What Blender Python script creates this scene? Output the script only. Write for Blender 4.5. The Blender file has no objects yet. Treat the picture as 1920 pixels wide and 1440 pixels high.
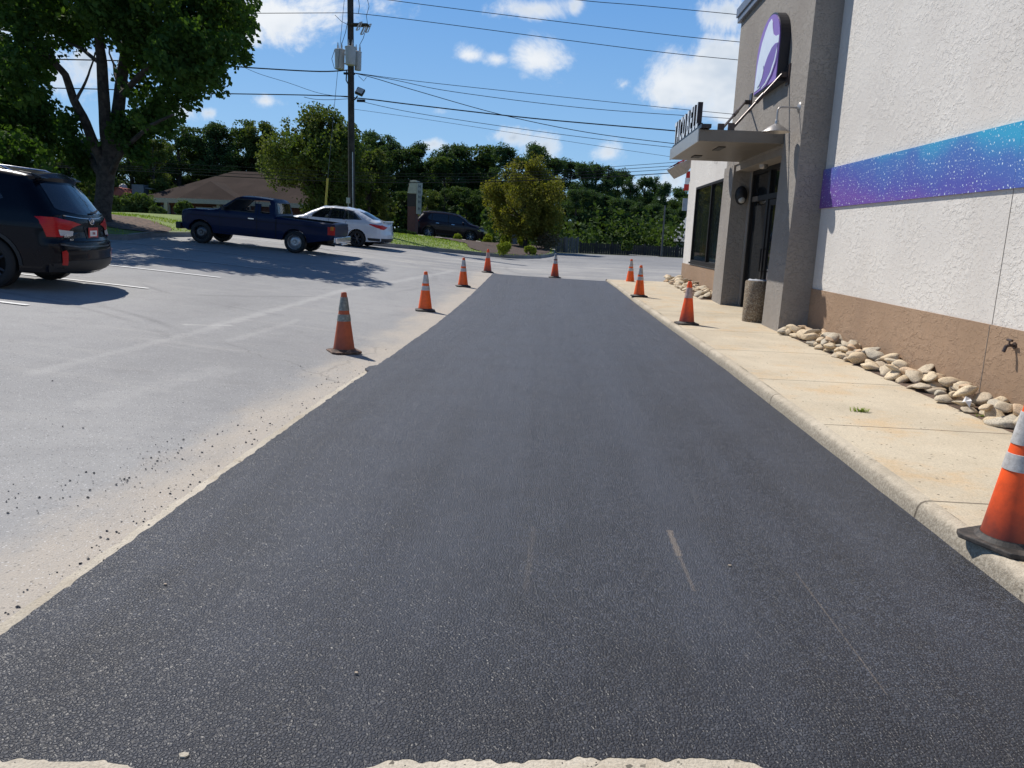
import bpy, bmesh, math, random
from mathutils import Vector, Matrix
from mathutils.bvhtree import BVHTree
from mathutils import noise as mnoise
R = math.radians
rnd = random.Random(7)
scene = bpy.context.scene
COL = scene.collection

# ------------------------------------------------------------------ camera frame
FPX = 1442.0
VXY = Vector((80., -277., FPX)).normalized()
_t = (310*80 - FPX*FPX)/(-277.)
DDN = Vector((-310., _t, FPX)).normalized()
CU = -DDN
CX_ = VXY.cross(CU)
if CX_.x < 0: CX_ = -CX_
EYE = Vector((0, 0, 1.5))

def ray(px, py):
    c = Vector((px-960., py-720., FPX))
    return Vector((c.dot(CX_), c.dot(VXY), c.dot(CU)))

def sp(v, k): return math.log1p(math.exp(min(v/k, 50)))*k

def zt(x, y):
    L = sp(-(x+2.3), .6); L = 16*(1-math.exp(-L/16))
    Y = sp(y-17, 2.5); Y = 12*(1-math.exp(-Y/12))
    return .09*L + .055*Y

def at_y(px, py, y):
    r = ray(px, py); return EYE + r*(y/r.y)
def at_x(px, py, x):
    r = ray(px, py); return EYE + r*(x/r.x)
def at_z(px, py, z):
    r = ray(px, py); return EYE + r*((z-1.5)/r.z)
def hit(px, py, off=0.0):
    r = ray(px, py); t = 2.0/r.y*.5
    while t*r.y < 200:
        p = EYE + r*t
        if p.z < zt(p.x, p.y)+off: return Vector((p.x, p.y, zt(p.x, p.y)+off))
        t += .02/r.y
    return Vector((EYE.x+r.x*60/r.y, 60, zt(r.x*60/r.y, 60)))

# ------------------------------------------------------------------ tagging
def tag(o, label=None, cat=None, group=None, kind=None):
    if label: o['label'] = label
    if cat: o['category'] = cat
    if group: o['group'] = group
    if kind: o['kind'] = kind
    return o
def empty(name, loc=(0, 0, 0), rz=0, label=None, cat=None, group=None):
    o = bpy.data.objects.new(name, None); COL.objects.link(o)
    o.location = loc; o.rotation_euler = (0, 0, rz); o.empty_display_size = .2
    return tag(o, label, cat, group)
def children(o): return [c for c in COL.objects if c.parent == o]
def copy_tree(o, parent=None):
    c = o.copy(); COL.objects.link(c); c.parent = parent
    for ch in children(o): copy_tree(ch, c)
    return c

# ------------------------------------------------------------------ mesh builder
class MB:
    def __init__(s): s.v = []; s.f = []; s.m = []
    def add(s, vs, fs, mi=0):
        n = len(s.v); s.v += [tuple(v) for v in vs]
        for f in fs: s.f.append([i+n for i in f]); s.m.append(mi)
    def box(s, c, d, mi=0, rot=None):
        hx, hy, hz = d[0]/2, d[1]/2, d[2]/2
        vs = [Vector((x, y, z)) for x in (-hx, hx) for y in (-hy, hy) for z in (-hz, hz)]
        if rot is not None: vs = [rot @ v for v in vs]
        vs = [v+Vector(c) for v in vs]
        s.add(vs, [(0, 1, 3, 2), (4, 6, 7, 5), (0, 4, 5, 1), (2, 3, 7, 6), (0, 2, 6, 4), (1, 5, 7, 3)], mi)
    def box2(s, a, b, mi=0):
        s.box([(a[i]+b[i])/2 for i in range(3)], [abs(b[i]-a[i]) for i in range(3)], mi)
    def tube(s, pts, rads, n=8, mi=0, cap=True):
        pts = [Vector(p) for p in pts]
        if not hasattr(rads, '__len__'): rads = [rads]*len(pts)
        rings = []; up = None
        for i, p in enumerate(pts):
            t = (pts[min(i+1, len(pts)-1)]-pts[max(i-1, 0)]).normalized()
            if up is None:
                up = Vector((0, 0, 1)) if abs(t.z) < .9 else Vector((1, 0, 0))
            a = t.cross(up).normalized(); b = a.cross(t).normalized(); up = b
            rings.append([p+(a*math.cos(k*2*math.pi/n)+b*math.sin(k*2*math.pi/n))*rads[i] for k in range(n)])
        vs = [v for r in rings for v in r]; fs = []
        for i in range(len(rings)-1):
            for k in range(n):
                k2 = (k+1) % n
                fs.append((i*n+k, i*n+k2, (i+1)*n+k2, (i+1)*n+k))
        if cap:
            fs.append(tuple(range(n))[::-1]); fs.append(tuple((len(rings)-1)*n+k for k in range(n)))
        s.add(vs, fs, mi)
    def lathe(s, prof, n=24, mi=0, M=None):
        """prof: (r,z) list about local z"""
        vs = []; fs = []
        for r, z in prof:
            for k in range(n):
                a = 2*math.pi*k/n; vs.append(Vector((r*math.cos(a), r*math.sin(a), z)))
        for i in range(len(prof)-1):
            for k in range(n):
                k2 = (k+1) % n; fs.append((i*n+k, i*n+k2, (i+1)*n+k2, (i+1)*n+k))
        if M is not None: vs = [M @ v for v in vs]
        s.add(vs, fs, mi)
    def poly(s, pts, mi=0): s.add(pts, [tuple(range(len(pts)))], mi)
    def prism(s, pts, ext, mi=0):
        pts = [Vector(p) for p in pts]; e = Vector(ext); n = len(pts)
        vs = pts+[p+e for p in pts]
        fs = [tuple(range(n))[::-1], tuple(range(n, 2*n))]+[(i, (i+1) % n, n+(i+1) % n, n+i) for i in range(n)]
        s.add(vs, fs, mi)
    def build(s, name, mats, parent=None, world=True, smooth=False, bevel=0, seg=2, angle=40):
        vs = s.v
        if parent is not None and world:
            off = Vector(parent.location)
            p = parent.parent
            while p is not None: off = off+p.location; p = p.parent
            vs = [Vector(v)-off for v in vs]
        me = bpy.data.meshes.new(name); me.from_pydata([tuple(v) for v in vs], [], s.f)
        if not isinstance(mats, (list, tuple)): mats = [mats]
        for m in mats: me.materials.append(m)
        if len(mats) > 1:
            me.polygons.foreach_set('material_index', s.m)
        me.update()
        bm = bmesh.new(); bm.from_mesh(me)
        bmesh.ops.recalc_face_normals(bm, faces=bm.faces)
        bm.to_mesh(me); bm.free()
        if smooth:
            me.shade_smooth(); me.set_sharp_from_angle(angle=R(angle))
        o = bpy.data.objects.new(name, me); COL.objects.link(o)
        if parent is not None: o.parent = parent
        if bevel:
            b = o.modifiers.new('bevel', 'BEVEL'); b.width = bevel; b.segments = seg; b.limit_method = 'ANGLE'; b.angle_limit = R(40)
        return o

def from_bm(name, bm, mats, parent=None, smooth=True, angle=35):
    me = bpy.data.meshes.new(name)
    bm.to_mesh(me); bm.free()
    if not isinstance(mats, (list, tuple)): mats = [mats]
    for m in mats: me.materials.append(m)
    if smooth: me.shade_smooth(); me.set_sharp_from_angle(angle=R(angle))
    o = bpy.data.objects.new(name, me); COL.objects.link(o)
    if parent is not None: o.parent = parent
    return o

def gridpoly(pts, step, tri=True):
    """2D polygon cut by a grid; returns bm with z=0"""
    bm = bmesh.new()
    vs = [bm.verts.new((p[0], p[1], 0)) for p in pts]
    bm.faces.new(vs)
    xs = [p[0] for p in pts]; ys = [p[1] for p in pts]
    for ax, lo, hi in ((0, min(xs), max(xs)), (1, min(ys), max(ys))):
        st = step[ax] if hasattr(step, '__len__') else step
        k = math.floor(lo/st)+1
        while k*st < hi-1e-6:
            co = [0, 0, 0]; co[ax] = k*st+.000137; no = [0, 0, 0]; no[ax] = 1
            g = bm.verts[:]+bm.edges[:]+bm.faces[:]
            bmesh.ops.bisect_plane(bm, geom=g, plane_co=co, plane_no=no, dist=1e-6)
            k += 1
    bmesh.ops.remove_doubles(bm, verts=bm.verts, dist=1e-5)
    if tri: bmesh.ops.triangulate(bm, faces=[f for f in bm.faces if len(f.verts) > 4])
    return bm

def sheet(name, pts, mat, off=0., step=1.0, zf=None, skirt=0., kind='structure', wob=0):
    bm = gridpoly(pts, step)
    for v in bm.verts:
        z = (zf or zt)(v.co.x, v.co.y); v.co.z = z+off
    for f in bm.faces:
        f.normal_update()
        if f.normal.z < 0: f.normal_flip()
    if skirt:
        be = [e for e in bm.edges if len(e.link_faces) == 1]
        r = bmesh.ops.extrude_edge_only(bm, edges=be)
        for v in [g for g in r['geom'] if isinstance(g, bmesh.types.BMVert)]: v.co.z -= skirt
    o = from_bm(name, bm, mat, smooth=True, angle=50)
    if kind: o['kind'] = kind
    return o

# ------------------------------------------------------------------ materials
def newmat(name):
    m = bpy.data.materials.new(name); m.use_nodes = True
    return m, m.node_tree, m.node_tree.nodes['Principled BSDF']
class NT:
    """tiny node helper"""
    def __init__(s, t): s.t = t
    def n(s, typ, **kw):
        nd = s.t.nodes.new(typ)
        ins = kw.pop('ins', {})
        for k, v in kw.items(): setattr(nd, k, v)
        for k, v in ins.items(): s.put(nd.inputs[k], v)
        return nd
    def put(s, inp, v):
        if isinstance(v, bpy.types.NodeSocket): s.t.links.new(v, inp)
        elif isinstance(v, bpy.types.Node): s.t.links.new(v.outputs[0], inp)
        else:
            try: inp.default_value = v
            except Exception: inp.default_value = (v[0], v[1], v[2], 1) if hasattr(v, '__len__') else v
    def math(s, op, a, b=0.0, c=None, clamp=False):
        nd = s.n('ShaderNodeMath', operation=op, use_clamp=clamp); s.put(nd.inputs[0], a); s.put(nd.inputs[1], b)
        if c is not None: s.put(nd.inputs[2], c)
        return nd.outputs[0]
    def mix(s, f, a, b, blend='MIX'):
        nd = s.n('ShaderNodeMix', data_type='RGBA', blend_type=blend)
        s.put(nd.inputs[0], f); s.put(nd.inputs[6], c4(a)); s.put(nd.inputs[7], c4(b)); return nd.outputs[2]
    def noise(s, scale, detail=4, rough=.6, vec=None, dist=0):
        nd = s.n('ShaderNodeTexNoise'); nd.inputs['Scale'].default_value = scale; nd.inputs['Detail'].default_value = detail
        nd.inputs['Roughness'].default_value = rough; nd.inputs['Distortion'].default_value = dist
        if vec is not None: s.put(nd.inputs['Vector'], vec)
        return nd.outputs[0]
    def voro(s, scale, vec=None, feature='F1', out=0, rand=1):
        nd = s.n('ShaderNodeTexVoronoi', feature=feature); nd.inputs['Scale'].default_value = scale
        nd.inputs['Randomness'].default_value = rand
        if vec is not None: s.put(nd.inputs['Vector'], vec)
        return nd.outputs[out]
    def ramp(s, f, stops, interp='LINEAR'):
        nd = s.n('ShaderNodeValToRGB'); cr = nd.color_ramp; cr.interpolation = interp
        while len(cr.elements) < len(stops): cr.elements.new(.5)
        for e, (p, c) in zip(cr.elements, stops):
            e.position = p; e.color = c4(c) if hasattr(c, '__len__') else (c, c, c, 1)
        s.put(nd.inputs[0], f); return nd.outputs[0]
    def step(s, v, lo, hi):
        nd = s.n('ShaderNodeMapRange', interpolation_type='SMOOTHSTEP')
        s.put(nd.inputs[0], v); nd.inputs[1].default_value = lo; nd.inputs[2].default_value = hi
        return nd.outputs[0]
    def co(s, out='Object'): return s.n('ShaderNodeTexCoord').outputs[out]
    def sep(s, v):
        nd = s.n('ShaderNodeSeparateXYZ'); s.put(nd.inputs[0], v); return nd.outputs
    def map(s, v, scale=(1, 1, 1), rot=(0, 0, 0), loc=(0, 0, 0)):
        nd = s.n('ShaderNodeMapping'); s.put(nd.inputs[0], v)
        nd.inputs['Scale'].default_value = scale; nd.inputs['Rotation'].default_value = rot; nd.inputs['Location'].default_value = loc
        return nd.outputs[0]
    def bump(s, h, strength=.5, dist=.01, normal=None):
        nd = s.n('ShaderNodeBump'); s.put(nd.inputs['Height'], h)
        nd.inputs['Strength'].default_value = strength; nd.inputs['Distance'].default_value = dist
        if normal is not None: s.put(nd.inputs['Normal'], normal)
        return nd.outputs[0]
def c4(c):
    if isinstance(c, (bpy.types.NodeSocket, bpy.types.Node)): return c
    return (c[0], c[1], c[2], 1) if hasattr(c, '__len__') and len(c) == 3 else c
def simple(name, col, rough=.6, metal=0., var=.12, nscale=6, bump=0., bscale=60, spec=.5, coat=0, dirt=None):
    m, t, p = newmat(name); N = NT(t); co = N.co()
    nz = N.noise(nscale, 5, .65, co)
    c2 = tuple(min(1, c*(1-var*1.6)) for c in col); c3 = tuple(min(1, c*(1+var)) for c in col)
    c = N.mix(N.step(nz, .3, .7), c2, c3)
    if dirt is not None: c = N.mix(N.math('MULTIPLY', N.step(N.noise(nscale*2.3, 6, .7, co), .45, .75), dirt[3]), c, dirt[:3])
    N.put(p.inputs['Base Color'], c)
    N.put(p.inputs['Roughness'], N.math('MULTIPLY_ADD', nz, .2, rough-.1))
    p.inputs['Metallic'].default_value = metal; p.inputs['Specular IOR Level'].default_value = spec
    if coat: p.inputs['Coat Weight'].default_value = coat; p.inputs['Coat Roughness'].default_value = .04
    if bump: N.put(p.inputs['Normal'], N.bump(N.noise(bscale, 4, .6, co), bump, .01))
    return m

M = {}
# --- fresh asphalt
def mk_fresh():
    m, t, p = newmat('fresh_asphalt'); N = NT(t); co = N.co()
    x, y, z = N.sep(co)
    v1 = N.voro(82, co, 'DISTANCE_TO_EDGE'); v2 = N.voro(82, co, 'F1', 1)
    v3 = N.voro(190, co, 'F1', 0)
    cellr = N.sep(v2)[0]
    big = N.noise(.8, 4, .6, N.map(co, (1.2, .22, 1))); med = N.noise(9, 4, .6, co)
    base = N.mix(N.step(big, .3, .7), (.014, .017, .026), (.030, .036, .054))
    base = N.mix(N.math('MULTIPLY', N.step(med, .42, .68), .35), base, (.050, .058, .080))
    pale_cell = N.step(cellr, .45, 1)
    base = N.mix(N.math('MULTIPLY', pale_cell, .6), base, (.115, .128, .162))  # some aggregate cells a lighter grey at random
    base = N.mix(N.math('MULTIPLY', N.step(cellr, .38, .0), .7), base, (.010, .011, .014))
    edge = N.step(v1, .0, .10)
    base = N.mix(edge, (.010, .010, .013), base)
    # pale rubbed streaks running along the lane
    rl = N.noise(1.0, 3, .5, N.map(co, (2.2, .05, 1)))
    base = N.mix(N.math('MULTIPLY', N.step(rl, .40, .62), .30), base, (.058, .068, .094))
    st = N.noise(2.0, 6, .7, N.map(co, (7, .16, 1)))
    base = N.mix(N.math('MULTIPLY', N.step(st, .6, .8), .22), base, (.16, .15, .14))
    for (x0, y0, x1, y1, w_, a_) in (hit(1254, 1008)[:2]+hit(1272, 1052)[:2]+(.022, .5), hit(1272, 1052)[:2]+hit(1300, 1120)[:2]+(.012, .25), hit(1490, 1085)[:2]+hit(1660, 1320)[:2]+(.005, .35), hit(1000, 1000)[:2]+hit(985, 1120)[:2]+(.02, .10)):
        L2 = (x1-x0)**2+(y1-y0)**2
        tt = N.math('DIVIDE', N.math('ADD', N.math('MULTIPLY', N.math('SUBTRACT', x, x0), x1-x0), N.math('MULTIPLY', N.math('SUBTRACT', y, y0), y1-y0)), L2, clamp=True)
        ddx = N.math('SUBTRACT', N.math('SUBTRACT', x, x0), N.math('MULTIPLY', tt, x1-x0)); ddy = N.math('SUBTRACT', N.math('SUBTRACT', y, y0), N.math('MULTIPLY', tt, y1-y0))
        q = N.math('SQRT', N.math('ADD', N.math('MULTIPLY', ddx, ddx), N.math('MULTIPLY', ddy, ddy)))
        q = N.math('ADD', q, N.math('MULTIPLY', N.math('SUBTRACT', N.noise(30, 3, .6, co), .5), w_*1.5))
        base = N.mix(N.math('MULTIPLY', N.step(q, w_, w_*.3), a_), base, (.26, .21, .16))
    base = N.mix(N.math('MULTIPLY', N.step(y, 3.5, 11), .45), base, (.050, .060, .084))  # bluish sky sheen towards the far end, painted into the base colour
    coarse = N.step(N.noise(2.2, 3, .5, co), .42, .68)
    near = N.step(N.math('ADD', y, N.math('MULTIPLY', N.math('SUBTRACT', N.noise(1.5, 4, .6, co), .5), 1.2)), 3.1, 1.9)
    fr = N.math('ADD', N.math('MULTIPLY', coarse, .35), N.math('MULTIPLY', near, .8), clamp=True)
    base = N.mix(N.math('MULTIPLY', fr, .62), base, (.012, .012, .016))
    N.put(p.inputs['Base Color'], base)
    N.put(p.inputs['Roughness'], N.math('MULTIPLY_ADD', cellr, .22, .45))
    p.inputs['Specular IOR Level'].default_value = .55
    # bump: rounded aggregate + a little tilt per stone
    h = N.math('MULTIPLY', N.step(v1, .0, .28), N.math('MULTIPLY_ADD', cellr, .6, .4))
    h = N.math('ADD', h, N.math('MULTIPLY', v3, -.25))
    hb = N.bump(N.math('MULTIPLY', big, 1.0), .35, .12)
    N.put(p.inputs['Normal'], N.bump(h, .8, .006, hb))
    return m
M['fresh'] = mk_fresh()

# --- old parking lot asphalt
def mk_lot():
    m, t, p = newmat('old_asphalt'); N = NT(t); co = N.co()
    x, y, z = N.sep(co)
    big = N.noise(.35, 6, .6, N.map(co, (1, .5, 1))); med = N.noise(3.2, 5, .65, co); fine = N.noise(140, 2, .6, co)
    streak = N.noise(.9, 6, .7, N.map(co, (.35, 2.4, 1), rot=(0, 0, R(-28))))
    base = N.mix(N.step(big, .32, .7), (.262, .262, .262), (.345, .343, .338))
    base = N.mix(N.math('MULTIPLY', N.step(streak, .50, .75), .30), base, (.46, .44, .41))
    base = N.mix(N.math('MULTIPLY', N.step(med, .45, .7), .25), base, (.20, .20, .205))
    # dust along the new lane: tan
    d = N.math('ABSOLUTE', N.math('ADD', x, 1.9))
    wob = N.math('MULTIPLY', N.math('SUBTRACT', N.noise(1.6, 5, .7, N.map(co, (1, .45, 1))), .5), 1.3)
    dd = N.math('ADD', d, wob)
    dust = N.math('SUBTRACT', 1.0, N.step(dd, .02, .68))
    dust = N.math('MULTIPLY', dust, N.step(y, 26, 22))
    base = N.mix(N.math('MULTIPLY', dust, .70), base, (.52, .45, .36))
    # dust sweeping over the lot beyond the lane end
    far = N.math('MULTIPLY', N.step(y, 21, 25), N.step(y, 36, 28))
    fd = N.math('MULTIPLY', N.step(N.noise(.8, 6, .7, N.map(co, (.5, 2., 1))), .45, .75), far)
    base = N.mix(N.math('MULTIPLY', fd, .8), base, (.56, .53, .48))
    fd2 = N.step(N.noise(.5, 4, .6, co), .4, .7)
    farb = N.step(y, 27, 40)
    base = N.mix(N.math('MULTIPLY', farb, .45), base, (.15, .155, .17))
    # dark tyre arcs: rings around far centres
    for (cx, cy, rr, w, s_) in ((-7.6, 6.2, 4.2, .035, .55), (-3.2, 16.5, 5.2, .03, .5), (-9.5, 3.0, 7.6, .03, .4), (-1.5, 30, 7.5, .05, .5), (6, 33, 6.2, .05, .5), (3, 26.5, 4.6, .04, .45), (-12, 19, 9.0, .04, .4)):
        dx = N.math('SUBTRACT', x, cx); dy = N.math('SUBTRACT', y, cy)
        rad = N.math('SQRT', N.math('ADD', N.math('MULTIPLY', dx, dx), N.math('MULTIPLY', dy, dy)))
        q = N.math('ABSOLUTE', N.math('SUBTRACT', rad, rr))
        mk = N.math('SUBTRACT', 1.0, N.step(q, w*.4, w*3.2))
        br = N.step(N.noise(.55, 2, .5, N.map(co, loc=(cx, 0, rr))), .45, .62)
        base = N.mix(N.math('MULTIPLY', N.math('MULTIPLY', mk, br), s_*.6), base, (.11, .11, .115))
    for (pa, pb, w_, a_) in (((60, 700), (400, 615), .12, .22), ((400, 612), (640, 545), .14, .36), ((640, 545), (850, 508), .20, .34), ((430, 640), (560, 600), .10, .2), ((350, 609), (430, 611), .07, .6), ((170, 760), (420, 690), .25, .2)):
        A, Bq = hit(*pa), hit(*pb); x0, y0, x1, y1 = A.x, A.y, Bq.x, Bq.y
        L2 = (x1-x0)**2+(y1-y0)**2
        tt = N.math('DIVIDE', N.math('ADD', N.math('MULTIPLY', N.math('SUBTRACT', x, x0), x1-x0), N.math('MULTIPLY', N.math('SUBTRACT', y, y0), y1-y0)), L2, clamp=True)
        ddx = N.math('SUBTRACT', N.math('SUBTRACT', x, x0), N.math('MULTIPLY', tt, x1-x0)); ddy = N.math('SUBTRACT', N.math('SUBTRACT', y, y0), N.math('MULTIPLY', tt, y1-y0))
        q = N.math('SQRT', N.math('ADD', N.math('MULTIPLY', ddx, ddx), N.math('MULTIPLY', ddy, ddy)))
        q = N.math('ADD', q, N.math('MULTIPLY', N.math('SUBTRACT', N.noise(5, 6, .75, co), .5), w_*3))
        base = N.mix(N.math('MULTIPLY', N.step(q, w_, w_*.1), a_), base, (.52, .51, .49))
    stn = N.step(N.noise(.9, 3, .5, N.map(co, loc=(11, 4, 0))), .66, .74)
    base = N.mix(N.math('MULTIPLY', N.math('MULTIPLY', stn, N.step(N.noise(7, 5, .7, co), .35, .6)), .3), base, (.15, .145, .14))
    cr_ = N.n('ShaderNodeTexVoronoi', feature='DISTANCE_TO_EDGE'); cr_.inputs['Scale'].default_value = .16
    wv = N.n('ShaderNodeVectorMath', operation='ADD'); N.put(wv.inputs[0], co); nn_ = N.n('ShaderNodeTexNoise'); nn_.inputs['Scale'].default_value = 1.2; nn_.inputs['Detail'].default_value = 7; N.put(nn_.inputs['Vector'], co); N.put(wv.inputs[1], nn_.outputs[1]); N.put(cr_.inputs['Vector'], wv.outputs[0])
    ck = N.math('MULTIPLY', N.step(cr_.outputs[0], .0042, .001), N.step(N.noise(.3, 3, .5, N.map(co, loc=(7, 3, 0))), .45, .55))
    base = N.mix(N.math('MULTIPLY', ck, .3), base, (.12, .115, .11))
    # speckle
    base = N.mix(N.math('MULTIPLY', N.step(fine, .35, .75), .55), base, N.mix(.4, base, (.14, .14, .145)), )
    sparkle = N.step(N.sep(N.voro(150, co, 'F1', 1))[0], .965, .985)
    base = N.mix(N.math('MULTIPLY', sparkle, .5), base, (.70, .70, .70))
    dsp = N.step(N.sep(N.voro(120, co, 'F1', 1))[1], .955, .98)
    base = N.mix(N.math('MULTIPLY', dsp, .5), base, (.06, .06, .06))
    N.put(p.inputs['Base Color'], base)
    p.inputs['Roughness'].default_value = .82; p.inputs['Specular IOR Level'].default_value = .35
    h = N.math('ADD', N.math('MULTIPLY', N.voro(120, co, 'F1', 0), .8), N.math('MULTIPLY', med, .6))
    N.put(p.inputs['Normal'], N.bump(h, .35, .01))
    return m
M['lot'] = mk_lot()

def mk_concrete(name, c1, c2, joints=(), stain=(.50, .36, .22), jx=None, stainamt=.45, bump=.35):
    m, t, p = newmat(name); N = NT(t); co = N.co(); x, y, z = N.sep(co)
    big = N.noise(.9, 6, .65, co); fine = N.noise(110, 3, .6, co)
    base = N.mix(N.step(big, .3, .7), c1, c2)
    base = N.mix(N.math('MULTIPLY', N.step(N.noise(1.7, 6, .7, N.map(co, loc=(4, 2, 0))), .47, .72), stainamt), base, stain)
    base = N.mix(N.math('MULTIPLY', N.step(N.noise(.7, 5, .7, N.map(co, loc=(9, 5, 0))), .5, .75), .35), base, tuple(c*.62 for c in c1))
    base = N.mix(N.math('MULTIPLY', N.step(fine, .4, .7), .45), base, tuple(c*.55 for c in c1))
    base = N.mix(N.math('MULTIPLY', N.step(N.noise(38, 4, .7, co), .5, .75), .30), base, tuple(min(1, c*1.25) for c in c2))
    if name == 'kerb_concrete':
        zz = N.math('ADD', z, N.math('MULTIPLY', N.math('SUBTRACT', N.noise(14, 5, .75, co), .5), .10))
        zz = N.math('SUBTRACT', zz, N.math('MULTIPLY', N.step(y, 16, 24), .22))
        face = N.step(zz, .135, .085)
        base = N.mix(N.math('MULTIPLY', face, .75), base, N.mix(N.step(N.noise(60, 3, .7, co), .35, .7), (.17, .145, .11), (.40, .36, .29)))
    base = N.mix(N.step(N.sep(N.voro(75, co, 'F1', 1))[0], .992, .997), base, tuple(c*.3 for c in c1))
    h = N.math('ADD', fine, N.math('MULTIPLY', big, 2))
    for j in joints:
        w = N.math('MULTIPLY', N.math('SUBTRACT', N.noise(2.5, 4, .6, co), .5), .03)
        q = N.math('ABSOLUTE', N.math('ADD', N.math('SUBTRACT', y, j), w))
        mk = N.math('SUBTRACT', 1.0, N.step(q, .004, .014))
        base = N.mix(N.math('MULTIPLY', mk, .8), base, (.07, .055, .04))
    N.put(p.inputs['Base Color'], base)
    p.inputs['Roughness'].default_value = .88; p.inputs['Specular IOR Level'].default_value = .3
    N.put(p.inputs['Normal'], N.bump(h, bump, .006))
    return m
M['walk'] = mk_concrete('sidewalk_concrete', (.50, .43, .32), (.62, .54, .41), joints=(4.23, 6.02, 8.0, 10.1, 12.2, 15.0, 18.0, 21.0), stain=(.60, .40, .20), stainamt=.6, bump=.6)
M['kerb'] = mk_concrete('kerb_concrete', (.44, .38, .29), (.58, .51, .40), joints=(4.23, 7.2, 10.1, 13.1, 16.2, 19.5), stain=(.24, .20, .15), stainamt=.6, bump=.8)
M['pale'] = mk_concrete('pale_concrete', (.50, .45, .36), (.64, .58, .48), stain=(.36, .29, .20), stainamt=.6, bump=.8)
M['kerbdark'] = mk_concrete('lot_kerb', (.20, .20, .19), (.32, .31, .30), stain=(.10, .10, .10))
M['road'] = mk_concrete('road_concrete', (.46, .45, .42), (.56, .55, .52))

def mk_stucco(name, c1, c2, scale=9, strength=.9, stain=None, groove=None):
    m, t, p = newmat(name); N = NT(t); co = N.co(); x, y, z = N.sep(co)
    base = N.mix(N.step(N.noise(.8, 5, .6, co), .3, .7), c1, c2)
    a1 = N.step(N.noise(scale*1.5, 5, .62, N.map(co, (1, 1, 1.35)), dist=.35), .50, .57)
    a2 = N.step(N.noise(scale*3.4, 4, .6, N.map(co, (1, 1, 1.5), loc=(3, 7, 1)), dist=.5), .54, .60)
    big_ = N.noise(1.6, 3, .5, co)
    h = N.math('ADD', N.math('MULTIPLY', a1, N.math('MULTIPLY_ADD', N.step(big_, .38, .62), .75, .05)), N.math('MULTIPLY', a2, .35))
    h = N.math('ADD', h, N.math('MULTIPLY', N.noise(scale*10, 4, .65, co), .30))
    if stain: base = N.mix(N.math('MULTIPLY', N.step(N.noise(1.3, 6, .7, N.map(co, (1, 1, .4))), .5, .8), stain[3]), base, stain[:3])
    if groove:
        q = N.math('ABSOLUTE', N.math('SUBTRACT', y, groove))
        mk = N.math('SUBTRACT', 1.0, N.step(q, .004, .010))
        base = N.mix(N.math('MULTIPLY', mk, .75), base, tuple(c*.25 for c in c1)); h = N.math('SUBTRACT', h, N.math('MULTIPLY', mk, 1.))
    N.put(p.inputs['Base Color'], base)
    p.inputs['Roughness'].default_value = .85; p.inputs['Specular IOR Level'].default_value = .3
    N.put(p.inputs['Normal'], N.bump(h, strength, .012))
    return m
GR = 7.36
M['white'] = mk_stucco('white_stucco', (.60, .57, .53), (.68, .65, .605), 6.5, .6, stain=(.58, .53, .47, .35))
M['brown'] = mk_stucco('brown_stucco', (.295, .20, .130), (.35, .24, .16), 5.5, .7, stain=(.25, .17, .12, .4))
M['grey'] = mk_stucco('grey_stucco', (.25, .225, .20), (.31, .285, .255), 7, .8, stain=(.18, .165, .15, .4))
M['coping'] = simple('coping_metal', (.17, .19, .23), .45, .3)
M['canopy'] = simple('canopy_metal', (.17, .15, .125), .42, .35, var=.08, nscale=2)
M['canopy_edge'] = simple('canopy_face', (.42, .42, .41), .4, .5, var=.05)
M['blackm'] = simple('black_metal', (.016, .016, .018), .45, .2)
M['frame'] = simple('dark_bronze_frame', (.012, .011, .011), .6, .0, spec=.25)
M['jointm'] = simple('joint_sealant', (.20, .18, .16), .9)
M['steel'] = simple('galvanised_steel', (.42, .42, .42), .4, .8)
M['lampm'] = simple('lamp_steel', (.40, .38, .36), .4, .7)
M['rodm'] = simple('brown_rod', (.07, .05, .045), .4, .3)
M['wood_pole'] = simple('creosote_pole', (.045, .038, .032), .85, 0, var=.35, nscale=3, bump=.5, bscale=20)
M['wire'] = simple('wire_rubber', (.012, .012, .013), .6)
M['wiregrey'] = simple('wire_grey', (.10, .10, .10), .5)
M['transf'] = simple('transformer_grey', (.42, .43, .43), .45, var=.06)
M['ceramic'] = simple('insulator', (.45, .43, .40), .3)
M['yellow'] = simple('yellow_guard', (.52, .40, .05), .5)
M['rubber'] = simple('tyre_rubber', (.012, .012, .012), .75, var=.2, nscale=30)
M['alloy'] = simple('alloy_rim', (.42, .43, .45), .3, .85, var=.1)
M['alloyd'] = simple('dull_rim', (.10, .10, .105), .35, .8, var=.2)
M['under'] = simple('underbody', (.008, .008, .008), .9)
M['line'] = simple('worn_white_paint', (.80, .80, .78), .7, var=.1, nscale=20, dirt=(.45, .45, .45, .5))
M['line_w'] = simple('faded_white_paint', (.55, .55, .54), .8, var=.2, nscale=9, dirt=(.2, .2, .2, .9))
M['line_f'] = simple('ghost_paint', (.52, .515, .505), .85, var=.14, nscale=5, dirt=(.33, .33, .33, 1.0))
M['bark'] = simple('bark', (.060, .050, .042), .9, var=.4, nscale=7, bump=.9, bscale=18)
M['barkp'] = simple('pine_bark', (.085, .060, .048), .9, var=.35, nscale=7, bump=.9, bscale=14)
M['mulch'] = simple('mulch', (.075, .048, .036), .95, var=.5, nscale=34, bump=1, bscale=40)
M['dirt'] = simple('bare_dirt', (.13, .085, .06), .95, var=.45, nscale=9, bump=.8, bscale=30)
M['turf'] = simple('turf', (.165, .23, .045), .95, var=.3, nscale=2.6, bump=.8, bscale=60, dirt=(.20, .18, .06, .5))
M['field'] = simple('field_ground', (.05, .065, .025), .95, var=.3, nscale=.3)

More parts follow.
